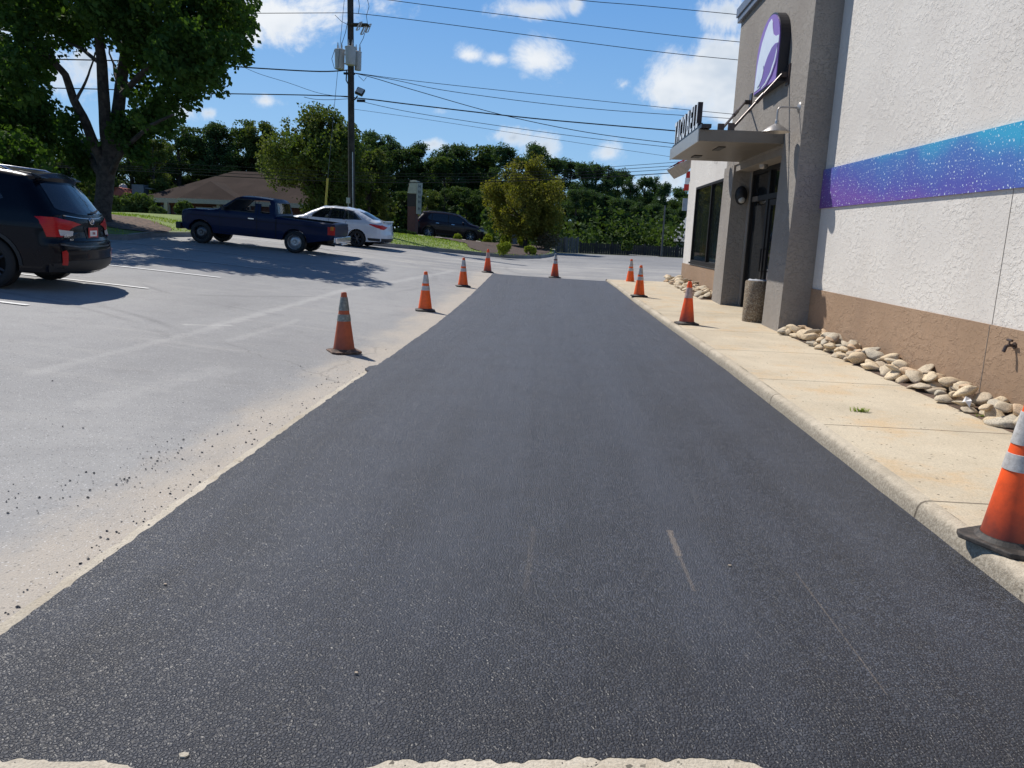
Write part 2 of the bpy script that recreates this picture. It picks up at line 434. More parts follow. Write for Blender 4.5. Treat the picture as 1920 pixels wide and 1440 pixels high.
def mk_paint(name, col, rough=.25, coat=1.0, metal=.0, flake=0, dust=.0, spec=.35):
    m, t, p = newmat(name); N = NT(t); co = N.co()
    c = N.mix(N.step(N.noise(2, 4, .6, co), .3, .7), tuple(v*.85 for v in col), col)
    if dust: c = N.mix(N.math('MULTIPLY', N.step(N.noise(3.2, 6, .7, co), .35, .8), dust), c, (.22, .2, .18))
    N.put(p.inputs['Base Color'], c); p.inputs['Metallic'].default_value = metal
    N.put(p.inputs['Roughness'], N.math('MULTIPLY_ADD', N.noise(5, 3, .5, co), .12, rough))
    p.inputs['Coat Weight'].default_value = coat; p.inputs['Coat Roughness'].default_value = .05
    p.inputs['Specular IOR Level'].default_value = spec
    return m
M['p_black'] = mk_paint('black_car_paint', (.0015, .003, .008), .2, .22, dust=.0, spec=.12)
M['p_navy'] = mk_paint('navy_truck_paint', (.002, .009, .042), .45, .15, dust=.0, spec=.2)
M['p_white'] = mk_paint('white_car_paint', (.62, .66, .72), .3)
M['p_plum'] = mk_paint('dark_plum_paint', (.010, .003, .012), .3, .4, spec=.2)
M['plastic'] = simple('black_plastic', (.014, .014, .015), .6, var=.1)
M['chrome'] = simple('chrome', (.75, .76, .78), .15, 1., var=.03)
def mk_glass(name, col, rough=.04, alpha=None):
    m, t, p = newmat(name); N = NT(t); co = N.co()
    N.put(p.inputs['Base Color'], N.mix(N.noise(1.5, 3, .5, co), col, tuple(c*1.3 for c in col)))
    p.inputs['Roughness'].default_value = rough; p.inputs['Specular IOR Level'].default_value = .9
    if alpha is not None: p.inputs['Alpha'].default_value = alpha
    return m
M['glass_dark'] = mk_glass('tinted_glass', (.012, .014, .016))
M['glass_clear'] = mk_glass('clear_glass', (.02, .03, .03), .03, .10)
M['glass_sedan'] = mk_glass('sedan_glass', (.015, .02, .022), .03, .55)
M['glass_shop'] = mk_glass('shop_glass', (.01, .014, .014), .02, .55)
def mk_lens(name, col, e=0):
    m, t, p = newmat(name); N = NT(t); co = N.co()
    st = N.math('SINE', N.math('MULTIPLY', N.sep(co)[2], 260))
    N.put(p.inputs['Base Color'], N.mix(N.math('MULTIPLY_ADD', st, .25, .5), tuple(c*.7 for c in col), col))
    p.inputs['Roughness'].default_value = .3; p.inputs['Coat Weight'].default_value = .15; p.inputs['Specular IOR Level'].default_value = .3
    return m
M['lens_red'] = mk_lens('red_lens', (.50, .004, .008)); M['lens_clear'] = mk_lens('clear_lens', (.62, .60, .58))
M['lens_amber'] = mk_lens('amber_lens', (.5, .18, .02)); M['lamp_glass'] = mk_lens('lamp_lens', (.55, .55, .52))
# cones
def mk_cone(name, col, dark=(.03, .02, .02), grad=.45, amount=.5):
    m, t, p = newmat(name); N = NT(t); co = N.co(); z = N.sep(co)[2]
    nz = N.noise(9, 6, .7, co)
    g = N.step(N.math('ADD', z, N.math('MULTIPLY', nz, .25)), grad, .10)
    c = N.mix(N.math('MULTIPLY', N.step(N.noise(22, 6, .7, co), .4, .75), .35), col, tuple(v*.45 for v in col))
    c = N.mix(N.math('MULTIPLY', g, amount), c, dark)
    N.put(p.inputs['Base Color'], c); p.inputs['Roughness'].default_value = .5
    p.inputs['Subsurface Weight'].default_value = .0
    return m
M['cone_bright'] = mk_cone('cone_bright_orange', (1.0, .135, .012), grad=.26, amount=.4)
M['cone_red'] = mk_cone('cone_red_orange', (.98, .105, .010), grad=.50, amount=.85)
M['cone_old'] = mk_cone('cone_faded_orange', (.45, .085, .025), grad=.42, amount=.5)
M['cone_base'] = simple('cone_rubber_base', (.045, .040, .036), .7, var=.4, nscale=10, dirt=(.18, .14, .11, .5))
M['cone_base_old'] = simple('cone_base_dusty', (.09, .05, .035), .8, var=.3, nscale=10, dirt=(.42, .28, .19, .8))
M['collar'] = simple('collar_white', (.55, .53, .50), .45, var=.15, nscale=20, dirt=(.25, .2, .17, .6))
M['collar_old'] = simple('collar_grey', (.25, .26, .23), .55, var=.3, nscale=16, dirt=(.08, .08, .07, .8))
M['collar_pink'] = simple('collar_faded_pink', (.50, .36, .31), .5, var=.2, nscale=16, dirt=(.3, .1, .05, .4))
# stones
for i, c in enumerate(((.64, .51, .34), (.56, .47, .34), (.70, .57, .39), (.50, .44, .34), (.62, .45, .29), (.47, .38, .27))):
    M['stone%d' % i] = simple('river_stone_%s' % 'abcdef'[i], c, .8, var=.22, nscale=9, bump=.35, bscale=45, dirt=tuple(v*.6 for v in c)+(.4,))
def mk_pebble():
    m, t, p = newmat('exposed_aggregate'); N = NT(t); co = N.co()
    c = N.sep(N.voro(75, co, 'F1', 1)); e = N.voro(75, co, 'DISTANCE_TO_EDGE')
    b = N.ramp(c[0], [(0, (.16, .11, .07)), (.3, (.32, .22, .13)), (.6, (.46, .36, .24)), (.85, (.62, .55, .42)), (1, (.12, .10, .08))])
    b = N.mix(N.step(e, 0, .10), (.09, .07, .05), b)
    N.put(p.inputs['Base Color'], b); p.inputs['Roughness'].default_value = .6
    N.put(p.inputs['Normal'], N.bump(N.step(e, 0, .25), .9, .008)); return m
M['pebble'] = mk_pebble()
# mural: purple to cyan panel with white specks
def mk_mural():
    m, t, p = newmat('mural_panel'); N = NT(t); co = N.co(); x, y, z = N.sep(co)
    # v 0..1 bottom to top; s 0..1 from the entrance towards the camera
    v = N.math('DIVIDE', N.math('SUBTRACT', z, 2.09), .58)
    s_ = N.math('DIVIDE', N.math('SUBTRACT', 12.6, y), 5.5)
    k = N.math('ADD', N.math('MULTIPLY', v, .55), N.math('MULTIPLY', s_, .55))
    k = N.math('ADD', k, N.math('MULTIPLY', N.math('SUBTRACT', N.noise(1.1, 3, .5, co), .5), .5))
    b = N.ramp(k, [(.0, (.12, .045, .25)), (.28, (.155, .08, .36)), (.5, (.09, .10, .40)), (.78, (.07, .17, .46)), (1, (.04, .34, .56))])
    mg = N.math('MULTIPLY', N.step(s_, .22, .0), N.step(N.noise(3, 2, .5, co), .4, .7))
    b = N.mix(N.math('MULTIPLY', mg, .6), b, (.22, .05, .26))
    f = N.map(co, (1, 1, 1))
    def dots(scale, lo, seed):
        nd = N.n('ShaderNodeTexVoronoi', feature='F1'); nd.inputs['Scale'].default_value = scale; nd.voronoi_dimensions = '2D'
        cb = N.n('ShaderNodeCombineXYZ'); N.put(cb.inputs[0], N.math('ADD', y, seed)); N.put(cb.inputs[1], z); N.put(nd.inputs['Vector'], cb.outputs[0])
        r = N.math('MULTIPLY_ADD', N.sep(nd.outputs[1])[0], lo, .02)
        on = N.step(N.sep(nd.outputs[1])[1], .35, .4)
        return N.math('MULTIPLY', N.math('LESS_THAN', nd.outputs[0], r), on)
    d = N.math('MAXIMUM', dots(15, .135, .3), dots(30, .13, 1.7))
    b = N.mix(d, b, (.68, .80, .86))
    N.put(p.inputs['Base Color'], b); p.inputs['Roughness'].default_value = .4
    return m
M['mural'] = mk_mural()
M['purple'] = simple('sign_purple', (.24, .12, .42), .35, var=.04); M['purple_d'] = simple('sign_deep_purple', (.17, .08, .33), .35, var=.04)
M['signwhite'] = simple('sign_white', (.66, .72, .80), .35, var=.03); M['letterw'] = simple('letter_face', (.62, .66, .70), .35, var=.03)
M['signblack'] = simple('sign_return', (.012, .011, .016), .4)
M['red'] = simple('awning_red', (.55, .02, .02), .5); M['tan'] = simple('awning_tan', (.42, .34, .26), .7)
M['paper'] = simple('paper', (.75, .74, .72), .7, var=.03)
M['brick'] = None
def mk_brick(name, c1, c2, mortar, sc=4.):
    m, t, p = newmat(name); N = NT(t); co = N.co()
    b = N.n('ShaderNodeTexBrick'); x, y, z = N.sep(co)
    cb = N.n('ShaderNodeCombineXYZ'); N.put(cb.inputs[0], N.math('ADD', x, y)); N.put(cb.inputs[1], z)
    N.put(b.inputs['Vector'], cb.outputs[0]); b.inputs['Scale'].default_value = sc
    b.inputs['Color1'].default_value = c4(c1); b.inputs['Color2'].default_value = c4(c2); b.inputs['Mortar'].default_value = c4(mortar)
    N.put(p.inputs['Base Color'], b.outputs[0]); p.inputs['Roughness'].default_value = .9; return m
M['brick'] = mk_brick('red_brick', (.20, .055, .035), (.15, .05, .035), (.22, .18, .15))
def mk_shingle():
    m, t, p = newmat('roof_shingle'); N = NT(t); co = N.co(); x, y, z = N.sep(co)
    base = N.mix(N.step(N.noise(.5, 5, .6, co), .3, .7), (.030, .021, .018), (.052, .037, .031))
    row = N.math('FRACT', N.math('MULTIPLY', z, 6)); base = N.mix(N.math('MULTIPLY', N.step(row, .2, .0), .5), base, (.05, .036, .03))
    base = N.mix(N.math('MULTIPLY', N.step(N.noise(14, 3, .6, co), .4, .7), .4), base, (.065, .048, .040))
    N.put(p.inputs['Base Color'], base); p.inputs['Roughness'].default_value = 1.0; p.inputs['Specular IOR Level'].default_value = .1; return m
M['shingle'] = mk_shingle()
M['fascia'] = simple('cream_fascia', (.42, .38, .29), .7, var=.06); M['greypanel'] = simple('grey_panel', (.20, .22, .24), .6)
M['concretewhite'] = simple('cream_sign_block', (.55, .50, .38), .8, var=.08); M['soffit'] = simple('dark_soffit', (.05, .045, .04), .8)
M['fence'] = simple('dark_fence_slats', (.030, .028, .030), .7, var=.2)
M['fencegrey'] = simple('grey_gate', (.12, .13, .145), .6, var=.1)
M['roofblue'] = simple('blue_grey_roof', (.16, .18, .21), .6, .2)
M['sidingg'] = simple('pale_siding', (.36, .38, .40), .7)

def mk_leaf(name, c1, c2, c3=None, tr=.35, hue=.0, rough=.75):
    m, t, p = newmat(name); N = NT(t); co = N.co()
    gi = N.n('ShaderNodeNewGeometry').outputs['Random Per Island']
    c = N.mix(gi, c1, c2)
    cl = N.step(N.noise(.55, 3, .6, co), .35, .68)
    c = N.mix(N.math('MULTIPLY', cl, .6), c, c3 or tuple(v*1.6 for v in c2))
    N.put(p.inputs['Base Color'], c); p.inputs['Roughness'].default_value = rough; p.inputs['Specular IOR Level'].default_value = .12
    out = t.nodes['Material Output']; tl = N.n('ShaderNodeBsdfTranslucent')
    N.put(tl.inputs[0], N.mix(1.0, c, (1.25, 1.35, .45), 'MULTIPLY'))
    mx = N.n('ShaderNodeMixShader'); mx.inputs[0].default_value = tr
    t.links.new(p.outputs[0], mx.inputs[1]); t.links.new(tl.outputs[0], mx.inputs[2]); t.links.new(mx.outputs[0], out.inputs[0])
    return m
M['leaf_big'] = mk_leaf('leaf_shade_tree', (.024, .062, .018), (.060, .115, .028), (.085, .14, .028), .42)
M['leaf_mid'] = mk_leaf('leaf_broadleaf', (.050, .085, .022), (.10, .14, .04), (.16, .17, .05), .35)
M['leaf_bush'] = mk_leaf('leaf_bush', (.05, .09, .02), (.10, .15, .04), (.14, .19, .07), .3)
M['leaf_pine'] = mk_leaf('pine_needles', (.032, .066, .034), (.066, .115, .048), (.095, .145, .055), .34)
M['leaf_dark'] = mk_leaf('leaf_dark_hardwood', (.034, .066, .024), (.070, .115, .036), (.10, .14, .040), .3)
M['leaf_olive'] = mk_leaf('leaf_olive_tree', (.13, .13, .025), (.22, .20, .045), (.17, .18, .045), .38)
M['leaf_lime'] = mk_leaf('leaf_lime_shrub', (.14, .20, .02), (.30, .34, .04), (.34, .36, .05), .3)
M['leaf_dry'] = mk_leaf('leaf_dry_shrub', (.10, .09, .05), (.20, .15, .09), (.16, .13, .08), .2)
M['grass'] = mk_leaf('grass_blades', (.14, .23, .035), (.24, .34, .065), (.32, .36, .10), .35)
# ================================================================== world, sun, camera
SUND = Vector((-.62, .57, 1.0)).normalized()
EL = math.asin(SUND.z); AZ = math.atan2(SUND.x, SUND.y)
def make_world():
    w = bpy.data.worlds.new('World'); scene.world = w; w.use_nodes = True
    t = w.node_tree; N = NT(t); bg = t.nodes['Background']
    sky = N.n('ShaderNodeTexSky', sky_type='NISHITA'); sky.sun_disc = False
    sky.sun_elevation = EL; sky.sun_rotation = AZ; sky.altitude = 200; sky.air_density = 1.0; sky.dust_density = .35; sky.ozone_density = 2.2
    d = N.n('ShaderNodeTexCoord').outputs['Generated']; x, y, z = N.sep(d)
    ay = N.math('MAXIMUM', N.math('ABSOLUTE', y), .05)
    u = N.math('DIVIDE', x, ay); v = N.math('DIVIDE', z, ay)
    cb = N.n('ShaderNodeCombineXYZ'); N.put(cb.inputs[0], u); N.put(cb.inputs[1], v); N.put(cb.inputs[2], y)
    uv = cb.outputs[0]
    n1 = N.noise(7.5, 9, .66, uv, dist=.35)
    n2 = N.noise(3.0, 5, .6, N.map(uv, (1, 1.6, 1), loc=(5, 3, 0)))
    blobs = [(545,35,170,66,1.0),(640,80,90,30,.7),(470,60,80,40,.8),(720,22,60,26,.7),(880,103,42,20,.9),(930,112,42,18,.8),(1003,112,62,48,1.1),(1003,18,66,22,.85),(1077,14,14,16,.6),
             (1255,175,62,28,.9),(1305,150,80,48,1.1),(1350,120,62,55,1.15),(1375,180,60,45,1.1),(1360,25,60,40,.8),(960,258,74,26,1.0),(1010,282,46,26,.95),(1143,288,42,30,1.05),
             (812,270,52,18,.8),(500,190,40,14,.7),(835,210,46,12,.65),(1235,345,80,26,.95),(1250,372,60,20,.8),(160,120,120,60,1.0),(60,60,140,90,.8),(330,205,60,18,.8),(390,212,24,12,.7),(270,60,120,50,.7),(1165,160,18,14,.5),(1600,60,160,60,.7),(1850,250,200,60,.7),(750,285,40,14,.6)]
    m = None
    for (px, py, rx, ry, s_) in blobs:
        r = ray(px, py); u0, v0 = r.x/r.y, r.z/r.y
        a, b = rx/FPX*1.2, ry/FPX*1.2
        du = N.math('MULTIPLY', N.math('SUBTRACT', u, u0), 1/a); dv = N.math('MULTIPLY', N.math('SUBTRACT', v, v0), 1/b)
        q = N.math('ADD', N.math('MULTIPLY', du, du), N.math('MULTIPLY', dv, dv))
        c = N.math('MULTIPLY', N.math('SUBTRACT', 1.0, N.math('SQRT', q)), s_)
        m = c if m is None else N.math('MAXIMUM', m, c)
    m = N.math('MAXIMUM', m, -.6)
    n3 = N.noise(22, 5, .6, uv)
    dens = N.math('ADD', m, N.math('MULTIPLY', N.math('SUBTRACT', n1, .5), 3.2))
    dens = N.math('ADD', dens, N.math('MULTIPLY', N.math('SUBTRACT', n3, .5), .8))
    dens = N.math('SUBTRACT', dens, .12)
    al = N.step(dens, .0, .75)
    # elsewhere in the sky: scattered fair-weather cloud from the same noise
    core = N.step(dens, .2, .9)
    shade = N.math('MULTIPLY', core, N.step(n2, .38, .60))
    cc = N.mix(shade, (8.0, 8.2, 8.4), (4.6, 5.4, 6.4))
    el = N.math('MAXIMUM', z, 0.0)
    k = 1/.115
    grad = N.ramp(el, [(0, (.33, .58, .87)), (.10, (.25, .50, .84)), (.26, (.14, .37, .78)), (.36, (.11, .32, .72)), (.52, (.03, .11, .32)), (1, (.012, .045, .15))])
    nd = N.n('ShaderNodeVectorMath', operation='SCALE'); N.put(nd.inputs[0], grad); nd.inputs['Scale'].default_value = k
    skyc = N.mix(.82, sky.outputs[0], nd.outputs[0])
    out = N.mix(N.math('MULTIPLY', al, .93), skyc, cc)
    t.links.new(out, bg.inputs[0]); bg.inputs[1].default_value = .115
make_world()
sd = bpy.data.lights.new('sun', 'SUN'); sd.energy = 5.0; sd.angle = R(.53); sd.color = (1, .945, .87)
so = bpy.data.objects.new('sun', sd); COL.objects.link(so); so.rotation_euler = SUND.to_track_quat('Z', 'Y').to_euler(); so.location = (-20, 20, 40)
cd = bpy.data.cameras.new('camera'); cam = bpy.data.objects.new('camera', cd); COL.objects.link(cam)
cd.sensor_width = 36; cd.lens = FPX/1920*36; cd.clip_end = 3000; cd.clip_start = .05
mw = Matrix(((CX_.x, 0, 0, 0), (0, 0, 0, 0), (0, 0, 0, 0), (0, 0, 0, 1)))
# rows of the camera matrix: camera axes (right, up, back) written in world coordinates
right = Vector((CX_.x, VXY.x, CU.x)); down = Vector((CX_.y, VXY.y, CU.y)); fwd = Vector((CX_.z, VXY.z, CU.z))
cam.matrix_world = Matrix(((right.x, -down.x, -fwd.x, 0), (right.y, -down.y, -fwd.y, 0), (right.z, -down.z, -fwd.z, 1.5), (0, 0, 0, 1)))
scene.camera = cam
scene.view_settings.view_transform = 'Standard'; scene.view_settings.look = 'None'; scene.view_settings.exposure = 0

# ================================================================== ground
def S(o): o['kind'] = 'structure'; return o
def ground():
    def axis(vals): return sorted(set(vals))
    xs = [-900, -600, -400, -250, -180, -140, -110, -90]+[-80+2*i for i in range(66)]+[52+8*i for i in range(8)]+[140, 200, 300, 500, 900]
    ys = [-300, -150, -80, -50, -35]+[-26+2*i for i in range(60)]+[94+10*i for i in range(8)]+[200, 280, 400, 700, 1200, 2000]
    mb = MB(); n = len(xs)
    mb.add([(x, y, zt(x, y)-.035) for y in ys for x in xs], [(j*n+i, j*n+i+1, (j+1)*n+i+1, (j+1)*n+i) for j in range(len(ys)-1) for i in range(n-1)])
    S(mb.build('ground', M['field'], smooth=True))
ground()
sheet('parking_lot', [(-32, -10), (14, -10), (14, 44.6), (4, 44.6), (-4, 43.6), (-12, 43), (-18, 33), (-32, 33)], M['lot'], step=.8)

def kx(y):   # kerb line of the sidewalk
    pts = [(-3, 2.08), (9, 2.08), (12, 2.02), (15, 1.93), (18, 1.80), (20.5, 1.68), (22.6, 1.53)]
    for (a, b), (c, d) in zip(pts, pts[1:]):
        if y <= c: return b+(d-b)*(y-a)/(c-a)
    return pts[-1][1]
# fresh lane, ragged edges
def lane():
    pts = []
    y = 1.985
    x = -2.9
    # near edge left to right (wobble)
    while x < 2.9:
        e = 1.808+.115*(x+1.47)+.020*mnoise.noise(Vector((x*1.9, 0, 3)))+.016*mnoise.noise(Vector((x*9, 1, 3)))+.016*mnoise.noise(Vector((x*31, 1, 3)))
        if -1.2 < x < -.36: e -= .07*min(1, (x+1.2)*5, (-.36-x)*5)
        if x > .62: e -= .12*min(1, (x-.62)*4)
        pts.append((x, e)); x += .010
    # right: kerb foot
    y = pts[-1][1]
    pts = [p for p in pts if p[0] < 2.14]
    yy = 1.8
    while yy < 22.5:
        pts.append((kx(yy)+.055+.012*mnoise.noise(Vector((3, yy*5, 1))), yy)); yy += .12
    pts.append((1.56, 22.6))
    # far edge
    x = 1.4
    while x > -1.75:
        pts.append((x, 22.62+(1.4-x)*.21+.03*mnoise.noise(Vector((x*3, 5, 0))))); x -= .15
    yy = 23.25
    while yy > 1.76:
        base = -1.80-.07*max(0, min(1, (12-yy)/6))
        if 7.75 < yy < 8.15: base -= .09*(1-abs((yy-7.95)/.2)**2)*(.75+.5*mnoise.noise(Vector((4, yy*17, 0))))
        w = .012*mnoise.noise(Vector((9, yy*2.2, 1)))+.014*mnoise.noise(Vector((9, yy*11, 1)))+.008*mnoise.noise(Vector((9, yy*37, 1)))
        pts.append((base+w, yy)); yy -= .03 if yy < 9 else .1
    pts = [p for i, p in enumerate(pts) if not (p[0] < -1.9 and p[1] < 1.70)] + []
    return pts
lane_pts = lane()
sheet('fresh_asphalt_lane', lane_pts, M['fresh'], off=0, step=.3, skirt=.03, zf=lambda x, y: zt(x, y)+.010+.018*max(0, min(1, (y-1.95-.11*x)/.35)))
# milled pale concrete left along the lane edge, near part
pp = []
yy = 1.2
while yy < 7.9: pp.append((-1.80, yy)); yy += .05
while yy > 1.2:
    pp.append((-1.945+.014*mnoise.noise(Vector((2, yy*6, 4)))+.012*mnoise.noise(Vector((2, yy*25, 4)))+.03*max(0, (yy-6.6)), yy)); yy -= .04
sheet('pale_edge_strip', pp, M['pale'], off=.006, step=.5)
sheet('gutter_slab', [(-2.6, 1.0), (2.3, 1.0), (2.3, 2.2), (-1.7, 2.2)], M['pale'], off=.010, step=.5)

# sidewalk with rounded kerb
def sidewalk():
    ys = [-2.5+.25*i for i in range(102)]; ys = [y for y in ys if y <= 22.6]+[22.65]
    mb = MB(); prof = [(.045, -.03), (.038, .05), (.028, .095), (.012, .118), (-.008, .127), (-.03, .130), (-.05, .1303)]
    vs = []; k = len(prof)
    for y in ys:
        for (dx, z) in prof:
            j = .006*mnoise.noise(Vector((y*3, dx*30, 2)))+.004*mnoise.noise(Vector((y*14, dx*30, 2)))
            vs.append((kx(y)-dx+j+.06, y, z+zt(0, y)*.8+j))
    fs = [(i*k+j, i*k+j+1, (i+1)*k+j+1, (i+1)*k+j) for i in range(len(ys)-1) for j in range(k-1)]
    mb.add(vs, fs)
    # rounded end towards the far lot
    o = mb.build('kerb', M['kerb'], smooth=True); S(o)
    mb = MB(); vs = []
    for y in ys:
        for x in (kx(y)+.108, 2.6, 3.2, 3.64, 5.2): vs.append((x, y, .1305+zt(0, y)*.8))
    fs = [(i*5+j, i*5+j+1, (i+1)*5+j+1, (i+1)*5+j) for i in range(len(ys)-1) for j in range(4)]
    mb.add(vs, fs)
    zf = zt(0, 22.65)*.8
    mb.add([(1.55, 22.65, .1305+zf), (5.2, 22.65, .1305+zf), (5.2, 22.70, -.05+zf), (1.52, 22.70, -.05+zf)], [(0, 1, 2, 3)])
    S(mb.build('sidewalk', M['walk'], smooth=False))
sidewalk()
def WZ(y): return .13+zt(0, y)*.8

# painted stall lines (each a strip lying on the lot)
def strip_line(name, a, b, w, mat, off=.012):
    a = Vector(a[:2]); b = Vector(b[:2]); d = (b-a).normalized(); n = Vector((-d.y, d.x))*w/2
    return sheet(name, [tuple(a-n), tuple(b-n), tuple(b+n), tuple(a+n)], mat, off=off, step=.8)
for y_ in (9.52, 12.50, 15.30): strip_line('parking_line', (-13.5, y_+.1), (-6.68, y_-.02), .09, M['line'])
strip_line('parking_line', (-13.2, 18.05), (-6.6, 17.95), .09, M['line_w'])
strip_line('parking_line', (-12.8, 20.9), (-7.6, 20.7), .09, M['line_w'])
strip_line('parking_line', (-12.8, 26.2), (-6.6, 25.9), .09, M['line_w'])
def pxl(name, a, b, w, mat):
    p, q = hit(*a), hit(*b); return strip_line(name, p, q, w, mat)
# arrow markings on the far lot
a = hit(1120, 474); 
for dx, dy, w in ((0, 0, .35), (.5, .25, .22), (.5, -.25, .22)):
    strip_line('lane_arrow', (a.x-.9+dx, a.y+dy), (a.x+.9, a.y+dy*.2), w, M['line'], off=.016+.002*abs(dx)+.001*dy)
a = hit(1212, 480); strip_line('lane_arrow', (a.x-.9, a.y+.8), (a.x+.6, a.y-.5), .35, M['line'])

# planted island with kerb
def kerb_ring(name, pts, w=.16, h=.15, mat='kerbdark', closed=True):
    mb = MB(); n = len(pts); P = [Vector(p) for p in pts]
    vs = []
    for i, p in enumerate(P):
        if closed: t = (P[(i+1) % n]-P[i-1])
        else: t = P[min(i+1, n-1)]-P[max(i-1, 0)]
        t.normalize(); nn = Vector((-t.y, t.x))
        for (o_, z) in ((0, -.05), (.01, h-.03), (.03, h), (w, h), (w+.01, -.05)):
            q = p+nn*o_; vs.append((q.x, q.y, zt(q.x, q.y)+z))
    fs = []
    for i in range(n if closed else n-1):
        for j in range(4):
            a_, b_ = i*5+j, ((i+1) % n)*5+j
            fs.append((a_, a_+1, b_+1, b_))
    mb.add(vs, fs); return S(mb.build(name, M[mat], smooth=True))
def smoothline(pts, it=3, closed=True):
    P = [Vector(p[:2]) for p in pts]
    for _ in range(it):
        Q = []
        n = len(P)
        for i in range(n if closed else n-1):
            a_, b_ = P[i], P[(i+1) % n]; Q += [a_*.75+b_*.25, a_*.25+b_*.75]
        if not closed: Q = [P[0]]+Q+[P[-1]]
        P = Q
    return [tuple(p) for p in P]
IT = [hit(690, 460), hit(800, 470), hit(900, 479), hit(960, 485), hit(1015, 485), hit(1043, 479), hit(1040, 469), hit(1000, 461)]
isl = [(-22, 28.6), (-14, 29.6), (IT[0].x, IT[0].y)]+[(p.x, p.y) for p in IT[1:]]+[(-4, 44.6), (-12, 43.5), (-24, 41.5)]
isl = smoothline(isl, 2)
def dist_poly(x, y, P):
    best = 9e9
    for i in range(len(P)):
        ax, ay = P[i]; bx, by = P[(i+1) % len(P)]
        t_ = max(0, min(1, ((x-ax)*(bx-ax)+(y-ay)*(by-ay))/max(1e-9, (bx-ax)**2+(by-ay)**2)))
        best = min(best, math.hypot(x-ax-(bx-ax)*t_, y-ay-(by-ay)*t_))
    return best
def zisl(x, y): return zt(x, y)+.13+.16*min(1, dist_poly(x, y, isl)/3)
kerb_ring('island_kerb', isl)
sheet('island_lawn', isl, M['turf'], off=0, step=.7, zf=zisl)
mul = smoothline([(IT[2].x-.6, IT[2].y+.3), (IT[3].x, IT[3].y+.25), (IT[4].x, IT[4].y+.25), (IT[5].x-.25, IT[5].y), (IT[6].x-.3, IT[6].y), (IT[7].x-.3, IT[7].y-.3), (-5.2, 42), (-7, 40.5), (-4.2, 37.8)], 2)
sheet('mulch_bed', mul, M['mulch'], off=.03, step=.35, zf=lambda x, y: zisl(x, y)+.05*mnoise.noise(Vector((x*3, y*3, 0))))
# left end island under the shade tree
K1, K2 = hit(205, 456), hit(345, 442)
isl2 = smoothline([(K1.x-14, K1.y-3), (K1.x, K1.y), (K2.x-.2, K2.y-1.6), (K2.x+.3, K2.y-.6), (K2.x+.5, K2.y+1.5), (K2.x-1.2, K2.y+6), (K1.x-14, K1.y+9)], 2)
def zi2(x, y): return zt(x, y)+.13+.30*min(1, dist_poly(x, y, isl2)/2.5)
kerb_ring('island_kerb', isl2)
sheet('tree_island', isl2, M['turf'], off=0, step=.6, zf=zi2)
# the street beyond and verges
S(sheet('street', smoothline([(-70, 36), (-40, 36.5), (-21, 39), (-13.5, 45), (-12.5, 47), (-8, 50), (-4, 51), (-4, 56.5), (-6, 57.5), (-14, 55), (-24, 47.5), (-40, 43.5), (-70, 42)], 1), M['road'], off=.03, step=2))
sheet('verge', [(-60, 42.5), (-36, 44.8), (-27, 47), (-27, 56), (-60, 56)], M['turf'], off=.05, step=2)

# scattered asphalt crumbs and grit: uncountable
def crumbs():
    mb = MB(); r = random.Random(3)
    def chip(x, y, z, s):
        R3 = Matrix.Rotation(r.uniform(0, 6.28), 3, 'Z') @ Matrix.Rotation(r.uniform(-.5, .5), 3, 'X')
        vs = [Vector((math.cos(a)*s*r.uniform(.7, 1.2), math.sin(a)*s*r.uniform(.6, 1.1), s*.5*r.uniform(-.3, .3))) for a in [i*1.2566 for i in range(5)]]
        vs += [Vector((r.uniform(-.2, .2)*s, 0, s*.7)), Vector((0, 0, -s*.4))]
        vs = [R3 @ v+Vector((x, y, z+s*.2)) for v in vs]
        mb.add(vs, [(i, (i+1) % 5, 5) for i in range(5)]+[((i+1) % 5, i, 6) for i in range(5)])
    for cx, cy, sx, sy, n in ((-2.38, 4.6, .14, .3, 70), (-2.45, 3.95, .12, .2, 40), (-2.7, 3.6, .10, .12, 14), (-2.2, 5.6, .12, .5, 26), (-2.03, 4.2, .05, 1.1, 50), (-2.2, 7.4, .2, .4, 40), (-3.2, 5.5, .9, 1.4, 30), (-2.0, 6.5, .05, 1.0, 30), (2.75, 3.3, .12, .18, 45), (-.2, 1.96, .5, .03, 90), (.3, 2.01, .35, .018, 130), (-1.5, 1.81, .25, .02, 110), (-1.97, 3.2, .05, .8, 50)):
        for _ in range(n):
            x, y = r.gauss(cx, sx), r.gauss(cy, sy)
            if -1.86 < x < 2.05 and y > 1.97+.11*x: continue
            z = zt(x, y)+.004 if x < 2 else WZ(y)
            chip(x, y, z, r.choice((.003, .004, .005, .006, .009)))
    return mb.build('asphalt_crumbs', M['fresh'])
tag(crumbs(), 'loose black asphalt crumbs scattered over the old pavement beside the fresh lane', 'gravel', kind='stuff')

# ================================================================== restaurant
XW, XT = 4.10, 3.68
bld = empty('restaurant_building', (4.1, 13, 0), 0, 'fast food restaurant with white stucco wall, brown base and grey entrance tower', 'building')
def B(name, mb, mat, parent=None, **k): return mb.build(name, mat, parent or bld, **k)
mb = MB(); mb.box2((XW, -6, -.2), (12, 12.6, 5.6)); B('wall', mb, M['white'])
wall_ob = bpy.data.objects['wall']
# grooved control joint is in the stucco: shader needs world y, so give that wall its own material
mb = MB(); mb.box2((XW-.018, -6, -.1), (XW+.1, 12.45, .86)); B('wall_base', mb, M['brown'])
mb = MB(); mb.box2((XW-.003, GR-.003, .86), (XW+.02, GR+.003, 5.6)); mb.box2((XW-.021, GR-.003, .0), (XW+.02, GR+.003, .86)); B('control_joint', mb, M['jointm'])
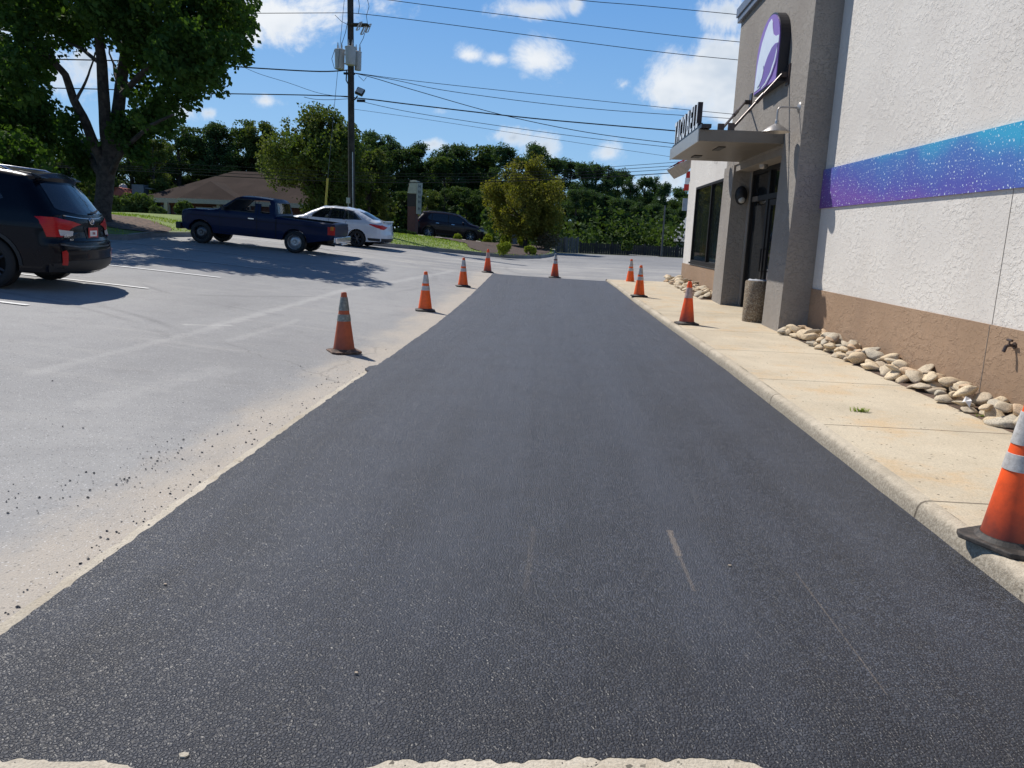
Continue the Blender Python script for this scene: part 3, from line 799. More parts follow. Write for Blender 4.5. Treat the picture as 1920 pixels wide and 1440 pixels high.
# tower: piers either side of the entrance and the block above
mb = MB()
def pier(y0, y1, x0, x1, ztop, flare=.05):
    z0 = .0
    mb.add([(x0-flare, y0-flare*.6, z0), (x1, y0-flare*.6, z0), (x1, y1, z0), (x0-flare, y1, z0), (x0, y0, ztop), (x1, y0, ztop), (x1, y1, ztop), (x0, y1, ztop)],
           [(0, 1, 5, 4), (1, 2, 6, 5), (2, 3, 7, 6), (3, 0, 4, 7), (4, 5, 6, 7), (0, 3, 2, 1)])
pier(12.47, 13.42, XT, 5.5, 3.11)
pier(16.83, 17.75, XT-.02, 5.5, 3.11, .03)
mb.box2((XT, 12.47, 3.11), (8, 17.5, 6.05)); mb.box2((XT+.02, 17.5, 3.11), (8, 17.75, 3.9))
B('entrance_tower', mb, M['grey'])
mb = MB(); mb.box2((XT-.07, 12.40, 6.05), (8.1, 17.57, 6.16)); mb.box2((XT-.10, 12.37, 6.16), (8.1, 17.60, 6.34)); B('coping', mb, M['coping'], bevel=.008)
# alcove lining
mb = MB(); mb.box2((4.0, 13.42, .0), (4.9, 13.60, 3.09)); mb.box2((4.0, 16.65, .0), (4.9, 16.83, 3.09)); mb.box2((XT+.02, 13.42, 2.98), (4.9, 16.83, 3.11)); B('alcove_lining', mb, M['grey'])
# dining room section beyond
XF = 3.95
mb = MB()
wy0, wy1, wz0, wz1 = 18.55, 22.75, .90, 3.02
mb.box2((XF, 17.75, .86), (XF+.25, wy0, 3.9)); mb.box2((XF, wy1, .86), (XF+.25, 24.05, 3.9)); mb.box2((XF, wy0, wz1), (XF+.25, wy1, 3.9)); mb.box2((XF, wy0, .86), (XF+.25, wy1, wz0))
mb.box2((XF, 17.75, 3.9), (12, 24.05, 4.0)); mb.box2((XF+.25, 23.8, -.1), (12, 24.05, 3.9))
B('dining_wall', mb, M['white'])
mb = MB(); mb.box2((XF-.018, 17.75, -.1), (XF+.25, 24.07, .86)); B('dining_wall_base', mb, M['brown'])
mb = MB(); mb.box2((XF-.05, wy0-.03, wz0-.01), (XF+.02, wy1+.03, wz0+.04)); wsill = B('window_sill', mb, M['frame'])
mb = MB()
ym = (wy0+wy1)/2-.15
for y0, y1 in ((wy0, wy0+.06), (ym-.04, ym+.04), (wy1-.07, wy1)): mb.box2((XF-.01, y0, wz0+.04), (XF+.09, y1, wz1))
mb.box2((XF-.01, wy0+.06, wz1-.06), (XF+.09, ym-.04, wz1)); mb.box2((XF-.01, ym+.04, wz1-.06), (XF+.09, wy1-.07, wz1))
mb.box2((XF-.01, wy0+.06, wz0+.04), (XF+.09, ym-.04, wz0+.10)); mb.box2((XF-.01, ym+.04, wz0+.04), (XF+.09, wy1-.07, wz0+.10))
wf = B('window', mb, M['frame'])
for a_, b_ in ((wy0+.06, ym-.04), (ym+.04, wy1-.07)):
    mb = MB(); mb.box2((XF+.035, a_, wz0+.10), (XF+.045, b_, wz1-.06)); B('pane', mb, M['glass_shop'], wf)
# posters just behind the glass
def mk_poster(name, stops, ax=2):
    m, t, p = newmat(name); N = NT(t); co = N.co(); x, y, z = N.sep(co)
    f = N.math('ADD', N.math('MULTIPLY', z, .45), N.math('MULTIPLY', N.noise(2.3, 4, .6, co), .55))
    N.put(p.inputs['Base Color'], N.ramp(f, stops)); p.inputs['Roughness'].default_value = .6; return m
pm1 = mk_poster('poster_warm', [(.3, (.30, .06, .02)), (.45, (.32, .16, .03)), (.65, (.22, .26, .03)), (.85, (.30, .22, .03)), (1, (.08, .12, .04))])
pm2 = mk_poster('poster_teal', [(.3, (.10, .05, .05)), (.5, (.03, .14, .16)), (.8, (.02, .18, .22)), (1, (.02, .06, .09))])
for nm, (y0, y1, z0, z1), m_, lb in (('window_poster', (ym+.35, wy1-.75, 1.15, 2.5), pm1, 'yellow and orange poster inside the far pane of the dining window'), ('window_poster', (wy0+.25, ym-.35, 1.2, 2.6), pm2, 'teal poster inside the near pane of the dining window')):
    mb = MB(); mb.box2((XF+.10, y0, z0), (XF+.115, y1, z1)); o = mb.build(nm, m_); tag(o, lb, 'poster')
# dark interior box
mb = MB(); mb.add([(XF+.9, 17.9, .2), (XF+.9, 23.7, .2), (XF+.9, 23.7, 3.5), (XF+.9, 17.9, 3.5)], [(0, 1, 2, 3)]); mb.box2((XF+.25, 17.9, .1), (XF+.9, 23.7, .2)); mb.box2((XF+.25, 17.9, 3.4), (XF+.9, 23.7, 3.5)); B('interior', mb, M['soffit'])
# entrance: frame, door, sidelight, transom
XD = 4.02
mb = MB()
zb = WZ(15)+.0
for y0, y1 in ((13.60, 13.72), (14.18, 14.30), (15.28, 15.42), (16.55, 16.65)): mb.box2((XD, y0, zb), (XD+.12, y1, 2.98))
for y0, y1 in ((13.72, 14.18), (14.30, 15.28), (15.42, 16.55)):
    mb.box2((XD, y0, 2.36), (XD+.12, y1, 2.46)); mb.box2((XD, y0, 2.90), (XD+.12, y1, 2.98))
ef = B('entrance_frame', mb, M['frame'])
for y0, y1, z0, z1 in ((13.72, 14.18, 2.46, 2.90), (14.30, 15.28, 2.46, 2.90), (15.42, 16.55, 2.46, 2.90), (15.42, 16.55, zb+.02, 2.36), (13.72, 14.18, zb+.02, 2.36)):
    mb = MB(); mb.box2((XD+.055, y0, z0), (XD+.065, y1, z1)); B('pane', mb, M['glass_dark'], ef)
mb = MB(); mb.box2((XD+.02, 14.31, zb+.01), (XD+.08, 14.45, 2.35)); mb.box2((XD+.02, 15.13, zb+.01), (XD+.08, 15.27, 2.35)); mb.box2((XD+.02, 14.45, 2.24), (XD+.08, 15.13, 2.35)); mb.box2((XD+.02, 14.45, zb+.01), (XD+.08, 15.13, zb+.26))
door = B('door', mb, M['frame'])
mb = MB(); mb.box2((XD+.045, 14.45, zb+.26), (XD+.055, 15.13, 2.24)); B('pane', mb, M['glass_dark'], door)
mb = MB()
for hx in (15.2,): mb.tube([(XD+.02, hx, 1.0), (XD-.06, hx, 1.0), (XD-.06, hx, 1.42), (XD+.02, hx, 1.42)], .014)
B('handle', mb, M['frame'], door, smooth=True)
mb = MB(); mb.box2((XD-.012, 14.26, .95), (XD-.004, 14.44, 1.95)); tag(mb.build('door_notice', M['paper']), 'white paper notice taped to the glass beside the entrance door', 'notice')
mb = MB(); mb.box2((4.3, 13.6, .0), (4.9, 16.7, 2.97)); B('vestibule_back', mb, M['soffit'])
# canopy
cn = MB(); cn.box2((2.29, 13.38, 3.14), (XT+.6, 16.50, 3.33)); cano = B('canopy', cn, M['canopy'], bevel=.006)
mb = MB(); mb.box2((2.27, 13.37, 3.13), (2.288, 16.51, 3.34)); B('canopy_fascia', mb, M['canopy_edge'], cano)
mb = MB(); mb.box2((2.75, 14.0, 3.125), (2.87, 14.55, 3.14)); B('canopy_light', mb, M['plastic'], cano)
mb = MB(); mb.box2((2.6, 15.5, 3.125), (2.75, 15.9, 3.14)); B('canopy_light', mb, M['plastic'], cano)
# tie rods
for (bp, ep) in (((1479, 140), (1372, 243)), ((1408, 192), (1351, 245))):
    b3 = at_x(bp[0], bp[1], XT); e3 = at_z(ep[0], ep[1], 3.34); e3.x = max(2.45, e3.x); e3.y = max(13.45, min(16.4, e3.y))
    mb = MB(); mb.box2((XT-.02, b3.y-.09, b3.z-.16), (XT, b3.y+.09, b3.z+.16)); mb.box2((XT-.12, b3.y-.02, b3.z-.04), (XT-.02, b3.y+.02, b3.z+.04))
    s3 = Vector((XT-.11, b3.y, b3.z)); mb.tube([s3, e3], .022); mb.tube([s3.lerp(e3, .35), s3.lerp(e3, .5)], .034)
    mb.box2((e3.x-.05, e3.y-.03, 3.33), (e3.x+.05, e3.y+.03, 3.45)); B('tie_rod', mb, M['rodm'], cano)
mb = MB(); mb.box2((2.45, 15.9, 3.34), (2.53, 15.98, 3.75)); B('sign_support', mb, M['blackm'], cano)
# camera dome, alcove lamp
mb = MB(); mb.lathe([(.001, 2.90), (.05, 2.905), (.075, 2.93), (.08, 2.98), (.001, 2.98)], 16, M=Matrix.Translation((3.85, 15.2, 0))); B('camera_dome', mb, M['lampm'], smooth=True)
mb = MB(); T = Matrix.Translation((3.86, 16.83, 2.5)) @ Matrix.Rotation(R(90), 4, 'X')
mb.lathe([(.001, .15), (.06, .14), (.11, .09), (.13, .0)], 20, M=T @ Matrix.Diagonal((1, 1.5, 1, 1))); al = mb.build('bulkhead_lamp', M['plastic'], smooth=True); tag(al, 'black oval bulkhead lamp with clear lens on the far entrance pier', 'wall lamp')
mb = MB(); mb.lathe([(.001, .165), (.04, .155), (.07, .11), (.075, .09)], 16, M=T @ Matrix.Translation((0, -.09, 0))); o = mb.build('lens', M['lamp_glass'], smooth=True); o.parent = al
# hose bib
mb = MB(); hb = at_x(1903, 648, XW-.018)
mb.tube([hb, hb+Vector((-.05, 0, 0)), hb+Vector((-.075, 0, -.01)), hb+Vector((-.09, 0, -.06))], [.014, .014, .016, .016]); mb.tube([hb+Vector((-.05, -.035, .045)), hb+Vector((-.05, .035, .045))], .012); mb.tube([hb+Vector((-.05, 0, 0)), hb+Vector((-.05, 0, .045))], .008); mb.lathe([(.03, 0), (.03, .01), (.001, .01)], 12, M=Matrix.Translation(hb) @ Matrix.Rotation(R(-90), 4, 'Y'))
tag(mb.build('hose_tap', M['rodm'], smooth=True), 'small brown hose tap sticking out of the brown wall base', 'tap')
# mural panel in sections
mb = MB()
ys = [12.46, 10.3, GR-.04, 4.4, 1.4, -2]
mp = empty('mural_panel', (XW, 7.3, 2.4), 0, 'purple to turquoise speckled panel strip fixed along the white wall', 'panel')
for a_, b_ in zip(ys, ys[1:]):
    mb = MB(); mb.box2((XW-.03, b_+.0025, 2.09), (XW-.002, a_, 2.67))
    o = mb.build('panel_section', M['mural'])      # modelled in world space, parented without moving
    o.parent = mp; o.matrix_parent_inverse = Matrix.Translation(-Vector(mp.location))
# gooseneck lamps
def goose(y, z, label):
    e = empty('gooseneck_lamp', (XT, y, z), 0, label, 'wall lamp', 'gooseneck lamps on the entrance tower')
    mb = MB(); mb.lathe([(.001, .03), (.03, .028), (.075, .01), (.085, .0)], 20, M=Matrix.Rotation(R(-90), 4, 'Y')); mb.build('wall_plate', M['lampm'], e, world=False, smooth=True)
    mb = MB(); mb.tube([(0, 0, 0), (-.27, 0, 0), (-.30, 0, -.01), (-.32, 0, -.04), (-.32, 0, -.22)], .014, 10); mb.build('arm', M['lampm'], e, world=False, smooth=True)
    mb = MB(); mb.lathe([(.022, -.19), (.028, -.20), (.028, -.25), (.05, -.26), (.12, -.30), (.205, -.365), (.212, -.375), (.20, -.367), (.11, -.31), (.03, -.28), (.001, -.28)], 28, M=Matrix.Translation((-.32, 0, 0))); sh = mb.build('lamp_shade', M['lampm'], e, world=False, smooth=True)
    mb = MB(); mb.lathe([(.001, -.46), (.03, -.45), (.045, -.41), (.045, -.33), (.03, -.30)], 12, M=Matrix.Translation((-.32, 0, 0))); b = mb.build('bulb_jar', M['glass_clear'], sh, world=False, smooth=True)
goose(12.74, 3.61, 'steel gooseneck lamp with conical shade right of the canopy')
goose(17.25, 3.61, 'steel gooseneck lamp on the far pier, behind the canopy')
# bell sign on the tower
bs = empty('bell_sign', (3.6, 14.3, 4.7), 0, 'arched purple and white sign mounted high on the grey tower', 'sign')
XS = 3.50
def pv(px, py, x=XS): p = at_x(px, py, x); return (x, p.y, p.z)
def c1380(pts): return [(1380+a/5.538, b/5.538) for a, b in pts]
y0, y1, zb_, zt_ = 13.60, 15.08, 4.16, 5.38
def platepoly(x, ins=0):
    P = []
    yc = (y0+y1)/2; hw = (y1-y0)/2-ins
    P = [(x, y0+ins, zb_+ins), (x, y1-ins, zb_+ins)]
    for i in range(0, 25):
        a = math.pi*i/24
        P.append((x, yc+hw*math.cos(a), zt_-.62-ins*.2+(.62-ins)*math.sin(a)))
    return P
mb = MB(); mb.prism(platepoly(3.52), (.15, 0, 0)); mb.build('sign_box', M['signblack'], bs)
mb = MB(); mb.prism(platepoly(3.505, .025), (.014, 0, 0)); face = mb.build('sign_face', M['purple'], bs)
def UV(pts, x): # u 0 far(left as seen) ..1 near ; v 0 bottom..1 top
    return [(x, y1-u*(y1-y0), zb_+v*(zt_-zb_)) for u, v in pts]
bell = [(.05, .05), (.06, .25), (.09, .42), (.14, .56), (.22, .70), (.34, .82), (.46, .90), (.56, .92), (.62, .86), (.66, .76), (.72, .67), (.82, .62), (.96, .60), (.965, .50), (.93, .38), (.86, .30), (.70, .20), (.50, .12), (.28, .06)]
mb = MB(); mb.prism(UV(bell, 3.498), (.006, 0, 0)); mb.build('bell_emblem', M['signwhite'], bs)
sw = [(.96, .50), (.93, .40), (.82, .25), (.66, .13), (.48, .06), (.34, .05), (.28, .10), (.31, .18), (.42, .30), (.55, .42), (.70, .50), (.84, .52)]
mb = MB(); mb.prism(UV(sw, 3.492), (.005, 0, 0)); mb.build('bell_emblem', M['purple_d'], bs)
cl = [(.20, .08), (.17, .16), (.20, .28), (.30, .36), (.40, .35), (.44, .27), (.40, .18), (.31, .11)]
mb = MB(); mb.prism(UV(cl, 3.487), (.004, 0, 0)); mb.build('bell_emblem', M['signwhite'], bs)
ln = [(.965, .44), (.90, .30), (.76, .16), (.58, .07), (.42, .035), (.42, .02), (.60, .045), (.80, .13), (.93, .26), (.975, .38)]
mb = MB(); mb.prism(UV(ln, 3.482), (.004, 0, 0)); mb.build('bell_emblem', M['signwhite'], bs)

# letters
def text_mesh(name, body, size, ext, mat, parent, loc, rot, bev=0, sx=1.):
    cu = bpy.data.curves.new(name, 'FONT'); cu.body = body; cu.size = size; cu.extrude = ext; cu.align_x = 'LEFT'; cu.offset = bev
    tmp = bpy.data.objects.new('tmp', cu); COL.objects.link(tmp)
    bpy.context.view_layer.update()
    me = bpy.data.meshes.new_from_object(tmp.evaluated_get(bpy.context.evaluated_depsgraph_get()))
    COL.objects.unlink(tmp); bpy.data.objects.remove(tmp)
    if len(me.vertices):
        mn = min(v.co.x for v in me.vertices); mxx = max(v.co.x for v in me.vertices)
    me.materials.clear(); me.materials.append(mat)
    RT = rot.to_4x4() @ Matrix.Diagonal((sx, 1, 1, 1))
    off = Vector(loc)
    if parent is not None:
        off = off-Vector(parent.location)
        p = parent.parent
        while p is not None: off = off-p.location; p = p.parent
    me.transform(Matrix.Translation(off) @ RT)
    o = bpy.data.objects.new(name, me); COL.objects.link(o); o.parent = parent
    return o, mxx
ROTL = Matrix(((0, 0, -1), (-1, 0, 0), (0, 1, 0)))      # text right = -y, up = z, facing -x
ls = empty('letter_sign', (2.36, 14.9, 3.34), 0, 'white and black upright letters reading TACO BELL on the canopy edge', 'sign')
mb = MB(); mb.box2((2.30, 13.26, 3.34), (2.46, 16.42, 3.40)); mb.build('rail', M['signblack'], ls)
ypos = 16.40; fs = .60
wd = {'T': .31, 'A': .35, 'C': .34, 'O': .37, 'B': .345, 'E': .31, 'L': .295}
for ch in 'TACO BELL':
    if ch == ' ': ypos -= .10; continue
    o, _ = text_mesh('letter', ch, fs, .040, M['signblack'], ls, (2.365, ypos, 3.41), ROTL, bev=.022, sx=.69)
    f, _ = text_mesh('letter_face', ch, fs, .004, M['letterw'], None, (2.318, ypos, 3.41), ROTL, bev=.012, sx=.69)
    f.parent = o; f.matrix_parent_inverse = Matrix.Translation(-Vector(ls.location))
    ypos -= wd[ch]*1.0
# red eave and hanging red-white banner past the far corner
p = at_y(1268, 306, 24.6)
aw = empty('red_eave', (3.9, 24.3, 3.6), 0, 'small red topped eave with tan underside at the far building corner', 'eave')
mb = MB(); mb.add([(p.x, 24.25, p.z), (XF+.05, 24.25, p.z+.20), (XF+.05, 27, p.z+.20), (p.x, 27, p.z), (p.x+.02, 24.25, p.z-.03), (XF+.05, 24.25, p.z+.14)], [(0, 1, 2, 3), (0, 4, 5, 1)]); mb.build('eave_top', M['red'], aw)
mb = MB(); mb.prism([(p.x+.04, 24.27, p.z-.03), (XF+.05, 24.27, p.z+.13), (XF+.05, 24.27, p.z-.12), (p.x+.30, 24.27, p.z-.30)], (0, 2.6, 0)); mb.build('eave_underside', M['tan'], aw)
a_ = at_y(1282, 357, 25.2); b_ = at_y(1296, 322, 25.2)
bn = empty('banner', (b_.x, 25.2, a_.z), 0, 'red and white banner hanging at the far corner of the building', 'banner')
for i, m_ in enumerate(('red', 'signwhite', 'red')):
    z1 = b_.z-(b_.z-a_.z)*i/3; z0 = b_.z-(b_.z-a_.z)*(i+1)/3
    mb = MB(); mb.box2((a_.x+.02*(2-i), 25.18, z0), (b_.x+.4, 25.22, z1)); mb.build('banner_stripe', M[m_], bn)
# concrete aggregate litter bin
lb = at_z(1419, 606, WZ(12.7)); 
bn_ = empty('litter_bin', (lb.x, lb.y+.2, WZ(12.7)), 0, 'round pebble faced litter bin standing beside the entrance pier', 'litter bin')
mb = MB(); mb.lathe([(.20, 0), (.212, .015), (.214, .70), (.205, .725), (.17, .73), (.165, .66), (.001, .64)], 40); mb.build('bin_body', M['pebble'], bn_, world=False, smooth=True)
mb = MB(); mb.lathe([(.168, .70), (.172, .738), (.15, .75), (.06, .742), (.001, .735)], 24); 
bag = mb.build('bin_liner', simple('plastic_liner', (.5, .52, .56), .35), bn_, world=False, smooth=True)
for v in bag.data.vertices: v.co.z += .012*mnoise.noise(v.co*30)

# river stones ----------------------------------------------------------------
protos = []
for i in range(14):
    bm = bmesh.new(); bmesh.ops.create_icosphere(bm, subdivisions=3, radius=1)
    sd_ = Vector((i*3.1, i*1.7, i*5.3)); r = random.Random(i+50)
    flat = r.uniform(.34, .56)
    for v in bm.verts:
        n = mnoise.noise(v.co*.9+sd_)*.42+mnoise.noise(v.co*2.1+sd_)*.12
        # facets
        d = v.co.normalized(); q = 1+n
        for k in range(4):
            nn = Vector((math.sin(k*2.1+i), math.cos(k*1.3+i*2), math.sin(k+i*.7))).normalized()
            h_ = d.dot(nn)*q
            if h_ > .70: q *= 1-(h_-.70)*.95
        v.co = d*q
    for v in bm.verts: v.co = Vector((v.co.x*1.25, v.co.y*.85, v.co.z*flat))
    me = bpy.data.meshes.new('river_stone'); bm.to_mesh(me); bm.free(); me.shade_smooth()
    me.materials.append(M['stone%d' % (i % 6)]); protos.append(me)
def stones(x0, x1, ya, yb, n, lab, grp, s0, s1, seed, wall=XW-.02):
    r = random.Random(seed); placed = []
    tries = 0
    while len(placed) < n and tries < n*60:
        tries += 1
        y = r.uniform(ya, yb); s = r.uniform(s0, s1)*(1 if r.random() > .12 else 1.25)
        x = x0+(x1-x0)*r.random()**.9
        x = min(x, wall-s*.75)
        zb = WZ(y)+s*.38
        lift = 0; over = 0
        for (qx, qy, qz, qs) in placed:
            d = math.hypot(qx-x, qy-y); rr = (s+qs)*.74
            if d < rr:
                over += 1
                lift = max(lift, qz+math.sqrt(max(0, 1-(d/rr)**2))*(s+qs)*.45)
        if over > 6 or lift > WZ(y)+.15: continue
        z = max(zb, lift)
        placed.append((x, y, z, s))
        o = bpy.data.objects.new('river_stone', r.choice(protos)); COL.objects.link(o)
        o.location = (x, y, z); o.scale = (s, s, s)
        o.rotation_euler = (r.uniform(-.35, .35)+(.5 if z > zb+.02 else 0)*r.uniform(-1, 1), r.uniform(-.4, .4), r.uniform(0, 6.28))
        tag(o, lab, 'stone', grp)
stones(3.69, 4.04, 3.0, 12.25, 235, 'smooth tan river stone in the loose border along the brown wall base', 'river stones along the near wall', .050, .108, 5)
stones(3.32, 3.86, 17.95, 23.6, 80, 'smooth tan river stone in the border under the dining room window', 'river stones under the far window', .07, .125, 6, wall=XF-.03)
o = bpy.data.objects.new('river_stone', protos[3]); COL.objects.link(o); q = at_z(1469, 622, WZ(12)+.05); o.location = q; o.scale = (.085,)*3; tag(o, 'round brown stone lying alone at the foot of the near entrance pier', 'stone')
# dirt under the stones
S(sheet('stone_bed', [(3.66, 3.0), (4.1, 3.0), (4.1, 12.4), (3.66, 12.4)], M['dirt'], off=.003, step=1, zf=lambda x, y: WZ(y)))
S(sheet('stone_bed', [(3.4, 17.8), (3.95, 17.8), (3.95, 23.6), (3.4, 23.6)], M['dirt'], off=.003, step=1, zf=lambda x, y: WZ(y)))
# bits on the sidewalk
a_ = at_z(1708, 724, WZ(6.9)+.01); b_ = at_z(1750, 725, WZ(6.8)+.015)
mb = MB(); mb.tube([a_, b_], .005); tag(mb.build('orange_stick', M['cone_red']), 'thin orange stick poking out of the river stones', 'stick')
pts = [at_z(x_, y_, WZ(7)+.012) for x_, y_ in ((1668, 694), (1690, 705), (1710, 715), (1730, 722), (1745, 726))]
mb = MB(); mb.tube(pts, .009); tag(mb.build('drip_hose', M['wire'], smooth=True), 'black drip hose running along the front of the river stones', 'hose')
c = at_z(1814, 752, WZ(6)+.10); mb = MB(); mb.add([c+Vector(v) for v in ((-.03, -.02, .0), (.02, -.03, .01), (.03, .01, .02), (-.01, .02, .04), (-.03, .03, -.02), (.0, -.05, -.05))], [(0, 1, 2), (0, 2, 3), (0, 3, 4), (1, 0, 5)]); tag(mb.build('crumpled_wrapper', M['paper']), 'scrap of white and blue wrapper on the river stones', 'litter')
def tuft(p, n, h, spread, name, label, seed, mat='grass', cat='grass tuft'):
    r = random.Random(seed); mb = MB()
    for _ in range(n):
        a = r.uniform(0, 6.28); d = r.uniform(0, spread); b = Vector((p[0]+math.cos(a)*d*2.2, p[1]+math.sin(a)*d*.6, p[2])); a2 = r.uniform(0, 6.28); l = h*r.uniform(.5, 1.2)
        w = Vector((math.cos(a2+1.57), math.sin(a2+1.57), 0))*.0035; t1 = b+Vector((math.cos(a2)*l*.5, math.sin(a2)*l*.5, l*.55)); t2 = b+Vector((math.cos(a2)*l*1.1, math.sin(a2)*l*1.1, l*.6))
        mb.add([b-w, b+w, t1+w, t1-w, t2], [(0, 1, 2, 3), (3, 2, 4)])
    return tag(mb.build(name, M[mat]), label, cat)
g = at_z(1612, 772, WZ(6)); tuft(g, 60, .05, .035, 'grass_tuft', 'small green grass tuft growing from the sidewalk joint', 1)
g = at_z(1848, 782, WZ(6)); tuft(g, 40, .035, .035, 'grass_tuft', 'sparse weed in the sidewalk joint by the river stones', 2)
# leaf scraps and chip on the lane
for (x_, y_, s_, lab) in ((345, 1420, .014, 'cream stone chip on the fresh asphalt near the pale slab'), (1368, 1262-200, .008, 'tiny pale leaf scrap on the fresh asphalt'), (668, 1264, .006, 'tiny orange leaf scrap on the fresh asphalt'), (310, 1098, .006, 'yellow crumb on the fresh asphalt near its left edge')):
    c = hit(x_, y_, .012 if y_ > 1400 else .029); mb = MB(); mb.prism([c+Vector((math.cos(a)*s_*(1+.3*math.sin(a*3)), math.sin(a)*s_*.8, 0)) for a in (0, .9, 2, 3, 4.2, 5.3)], (0, 0, .006)); tag(mb.build('stone_chip' if s_ > .01 else 'leaf_scrap', M['pale'] if s_ > .01 else M['tan']), lab, 'debris')

# ================================================================== traffic cones
def make_cone(loc, rz, style, label, group='traffic cones around the fresh lane', name='traffic_cone'):
    st = dict(bright=('cone_bright', 'collar', 'cone_base'), red=('cone_red', 'collar', 'cone_base'), old=('cone_old', 'collar_old', 'cone_base_old'),
              plain=('cone_red', None, 'cone_base'), dark=('cone_red', 'collar', 'cone_base'), single=('cone_red', 'collar_pink', 'cone_base'))[style]
    e = empty(name, loc, rz, label, 'traffic cone', group)
    # base: octagonal-ish square slab
    mb = MB(); s = .178; c = .045
    oct_ = [(-s+c, -s), (s-c, -s), (s, -s+c), (s, s-c), (s-c, s), (-s+c, s), (-s, s-c), (-s, -s+c)]
    mb.prism([(a, b, 0.002) for a, b in oct_], (0, 0, .026))
    mb.lathe([(.150, .028), (.142, .034), (.130, .046), (.128, .05)], 32)
    mb.build('base', M[st[2]], e, world=False, bevel=.006)
    def rad(z): return .128+(.030-.128)*(z-.03)/(.71-.03)
    zs = [.035, .10, .2, .3, .4, .5, .6, .69, .71]
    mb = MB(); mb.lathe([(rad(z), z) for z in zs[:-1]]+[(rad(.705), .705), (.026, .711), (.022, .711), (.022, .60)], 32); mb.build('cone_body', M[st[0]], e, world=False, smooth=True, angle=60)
    if st[1]:
        cols = [(.50, .655), (.375, .455)] if style in ('bright', 'old', 'red') else ([(.44, .61)] if style == 'single' else [(.42, .52), (.55, .66)])
        if style == 'big': cols = []
        for i, (z0, z1) in enumerate(cols):
            mb = MB(); mb.lathe([(rad(z0)+.001, z0), (rad(z0)+.004, z0+.001), (rad(z1)+.004, z1-.001), (rad(z1)+.001, z1)], 32)
            mb.build('collar', M[st[1]], e, world=False, smooth=True, angle=60)
    if style == 'dark':
        mb = MB(); mb.lathe([(rad(.53)+.003, .528), (rad(.55)+.006, .53), (rad(.55)+.006, .55), (rad(.55)+.003, .552)], 24); mb.build('band', M['signblack'], e, world=False, smooth=True)
        mb = MB(); mb.lathe([(rad(.66)+.003, .66), (rad(.70)+.003, .70), (.02, .725), (.001, .727)], 24); mb.build('cap', M['greypanel'], e, world=False, smooth=True)
    return e
def gp(px, py, z=None):
    if z is None: return hit(px, py)
    return at_z(px, py, z)
make_cone(hit(645, 661), .55, 'old', 'old faded cone with two grey collars, nearest on the left of the fresh lane')
make_cone(hit(797, 583), .2, 'bright', 'bright orange cone with two white collars, second along the left edge')
make_cone(hit(868, 537.5), .25, 'bright', 'bright orange cone with two white collars, third along the left edge')
make_cone(hit(914, 511), .2, 'single', 'dirty red cone at the far left corner of the fresh lane')
make_cone(hit(1040, 521), .1, 'dark', 'dark grey topped cone standing alone at the far end of the fresh lane')
make_cone(at_z(1287, 608, WZ(12.6)), .1, 'single', 'orange cone with one pale collar on the sidewalk near the litter bin')
make_cone(at_z(1198, 556, WZ(18)), .1, 'bright', 'orange cone with two white collars on the sidewalk edge halfway to the far end')
make_cone(hit(1181, 533), .1, 'bright', 'small distant orange cone on the lot behind the end of the sidewalk')
make_cone(at_z(1891, 1020, WZ(3.9)), .45, 'red', 'large orange cone on the near sidewalk, cut by the right edge of the view')
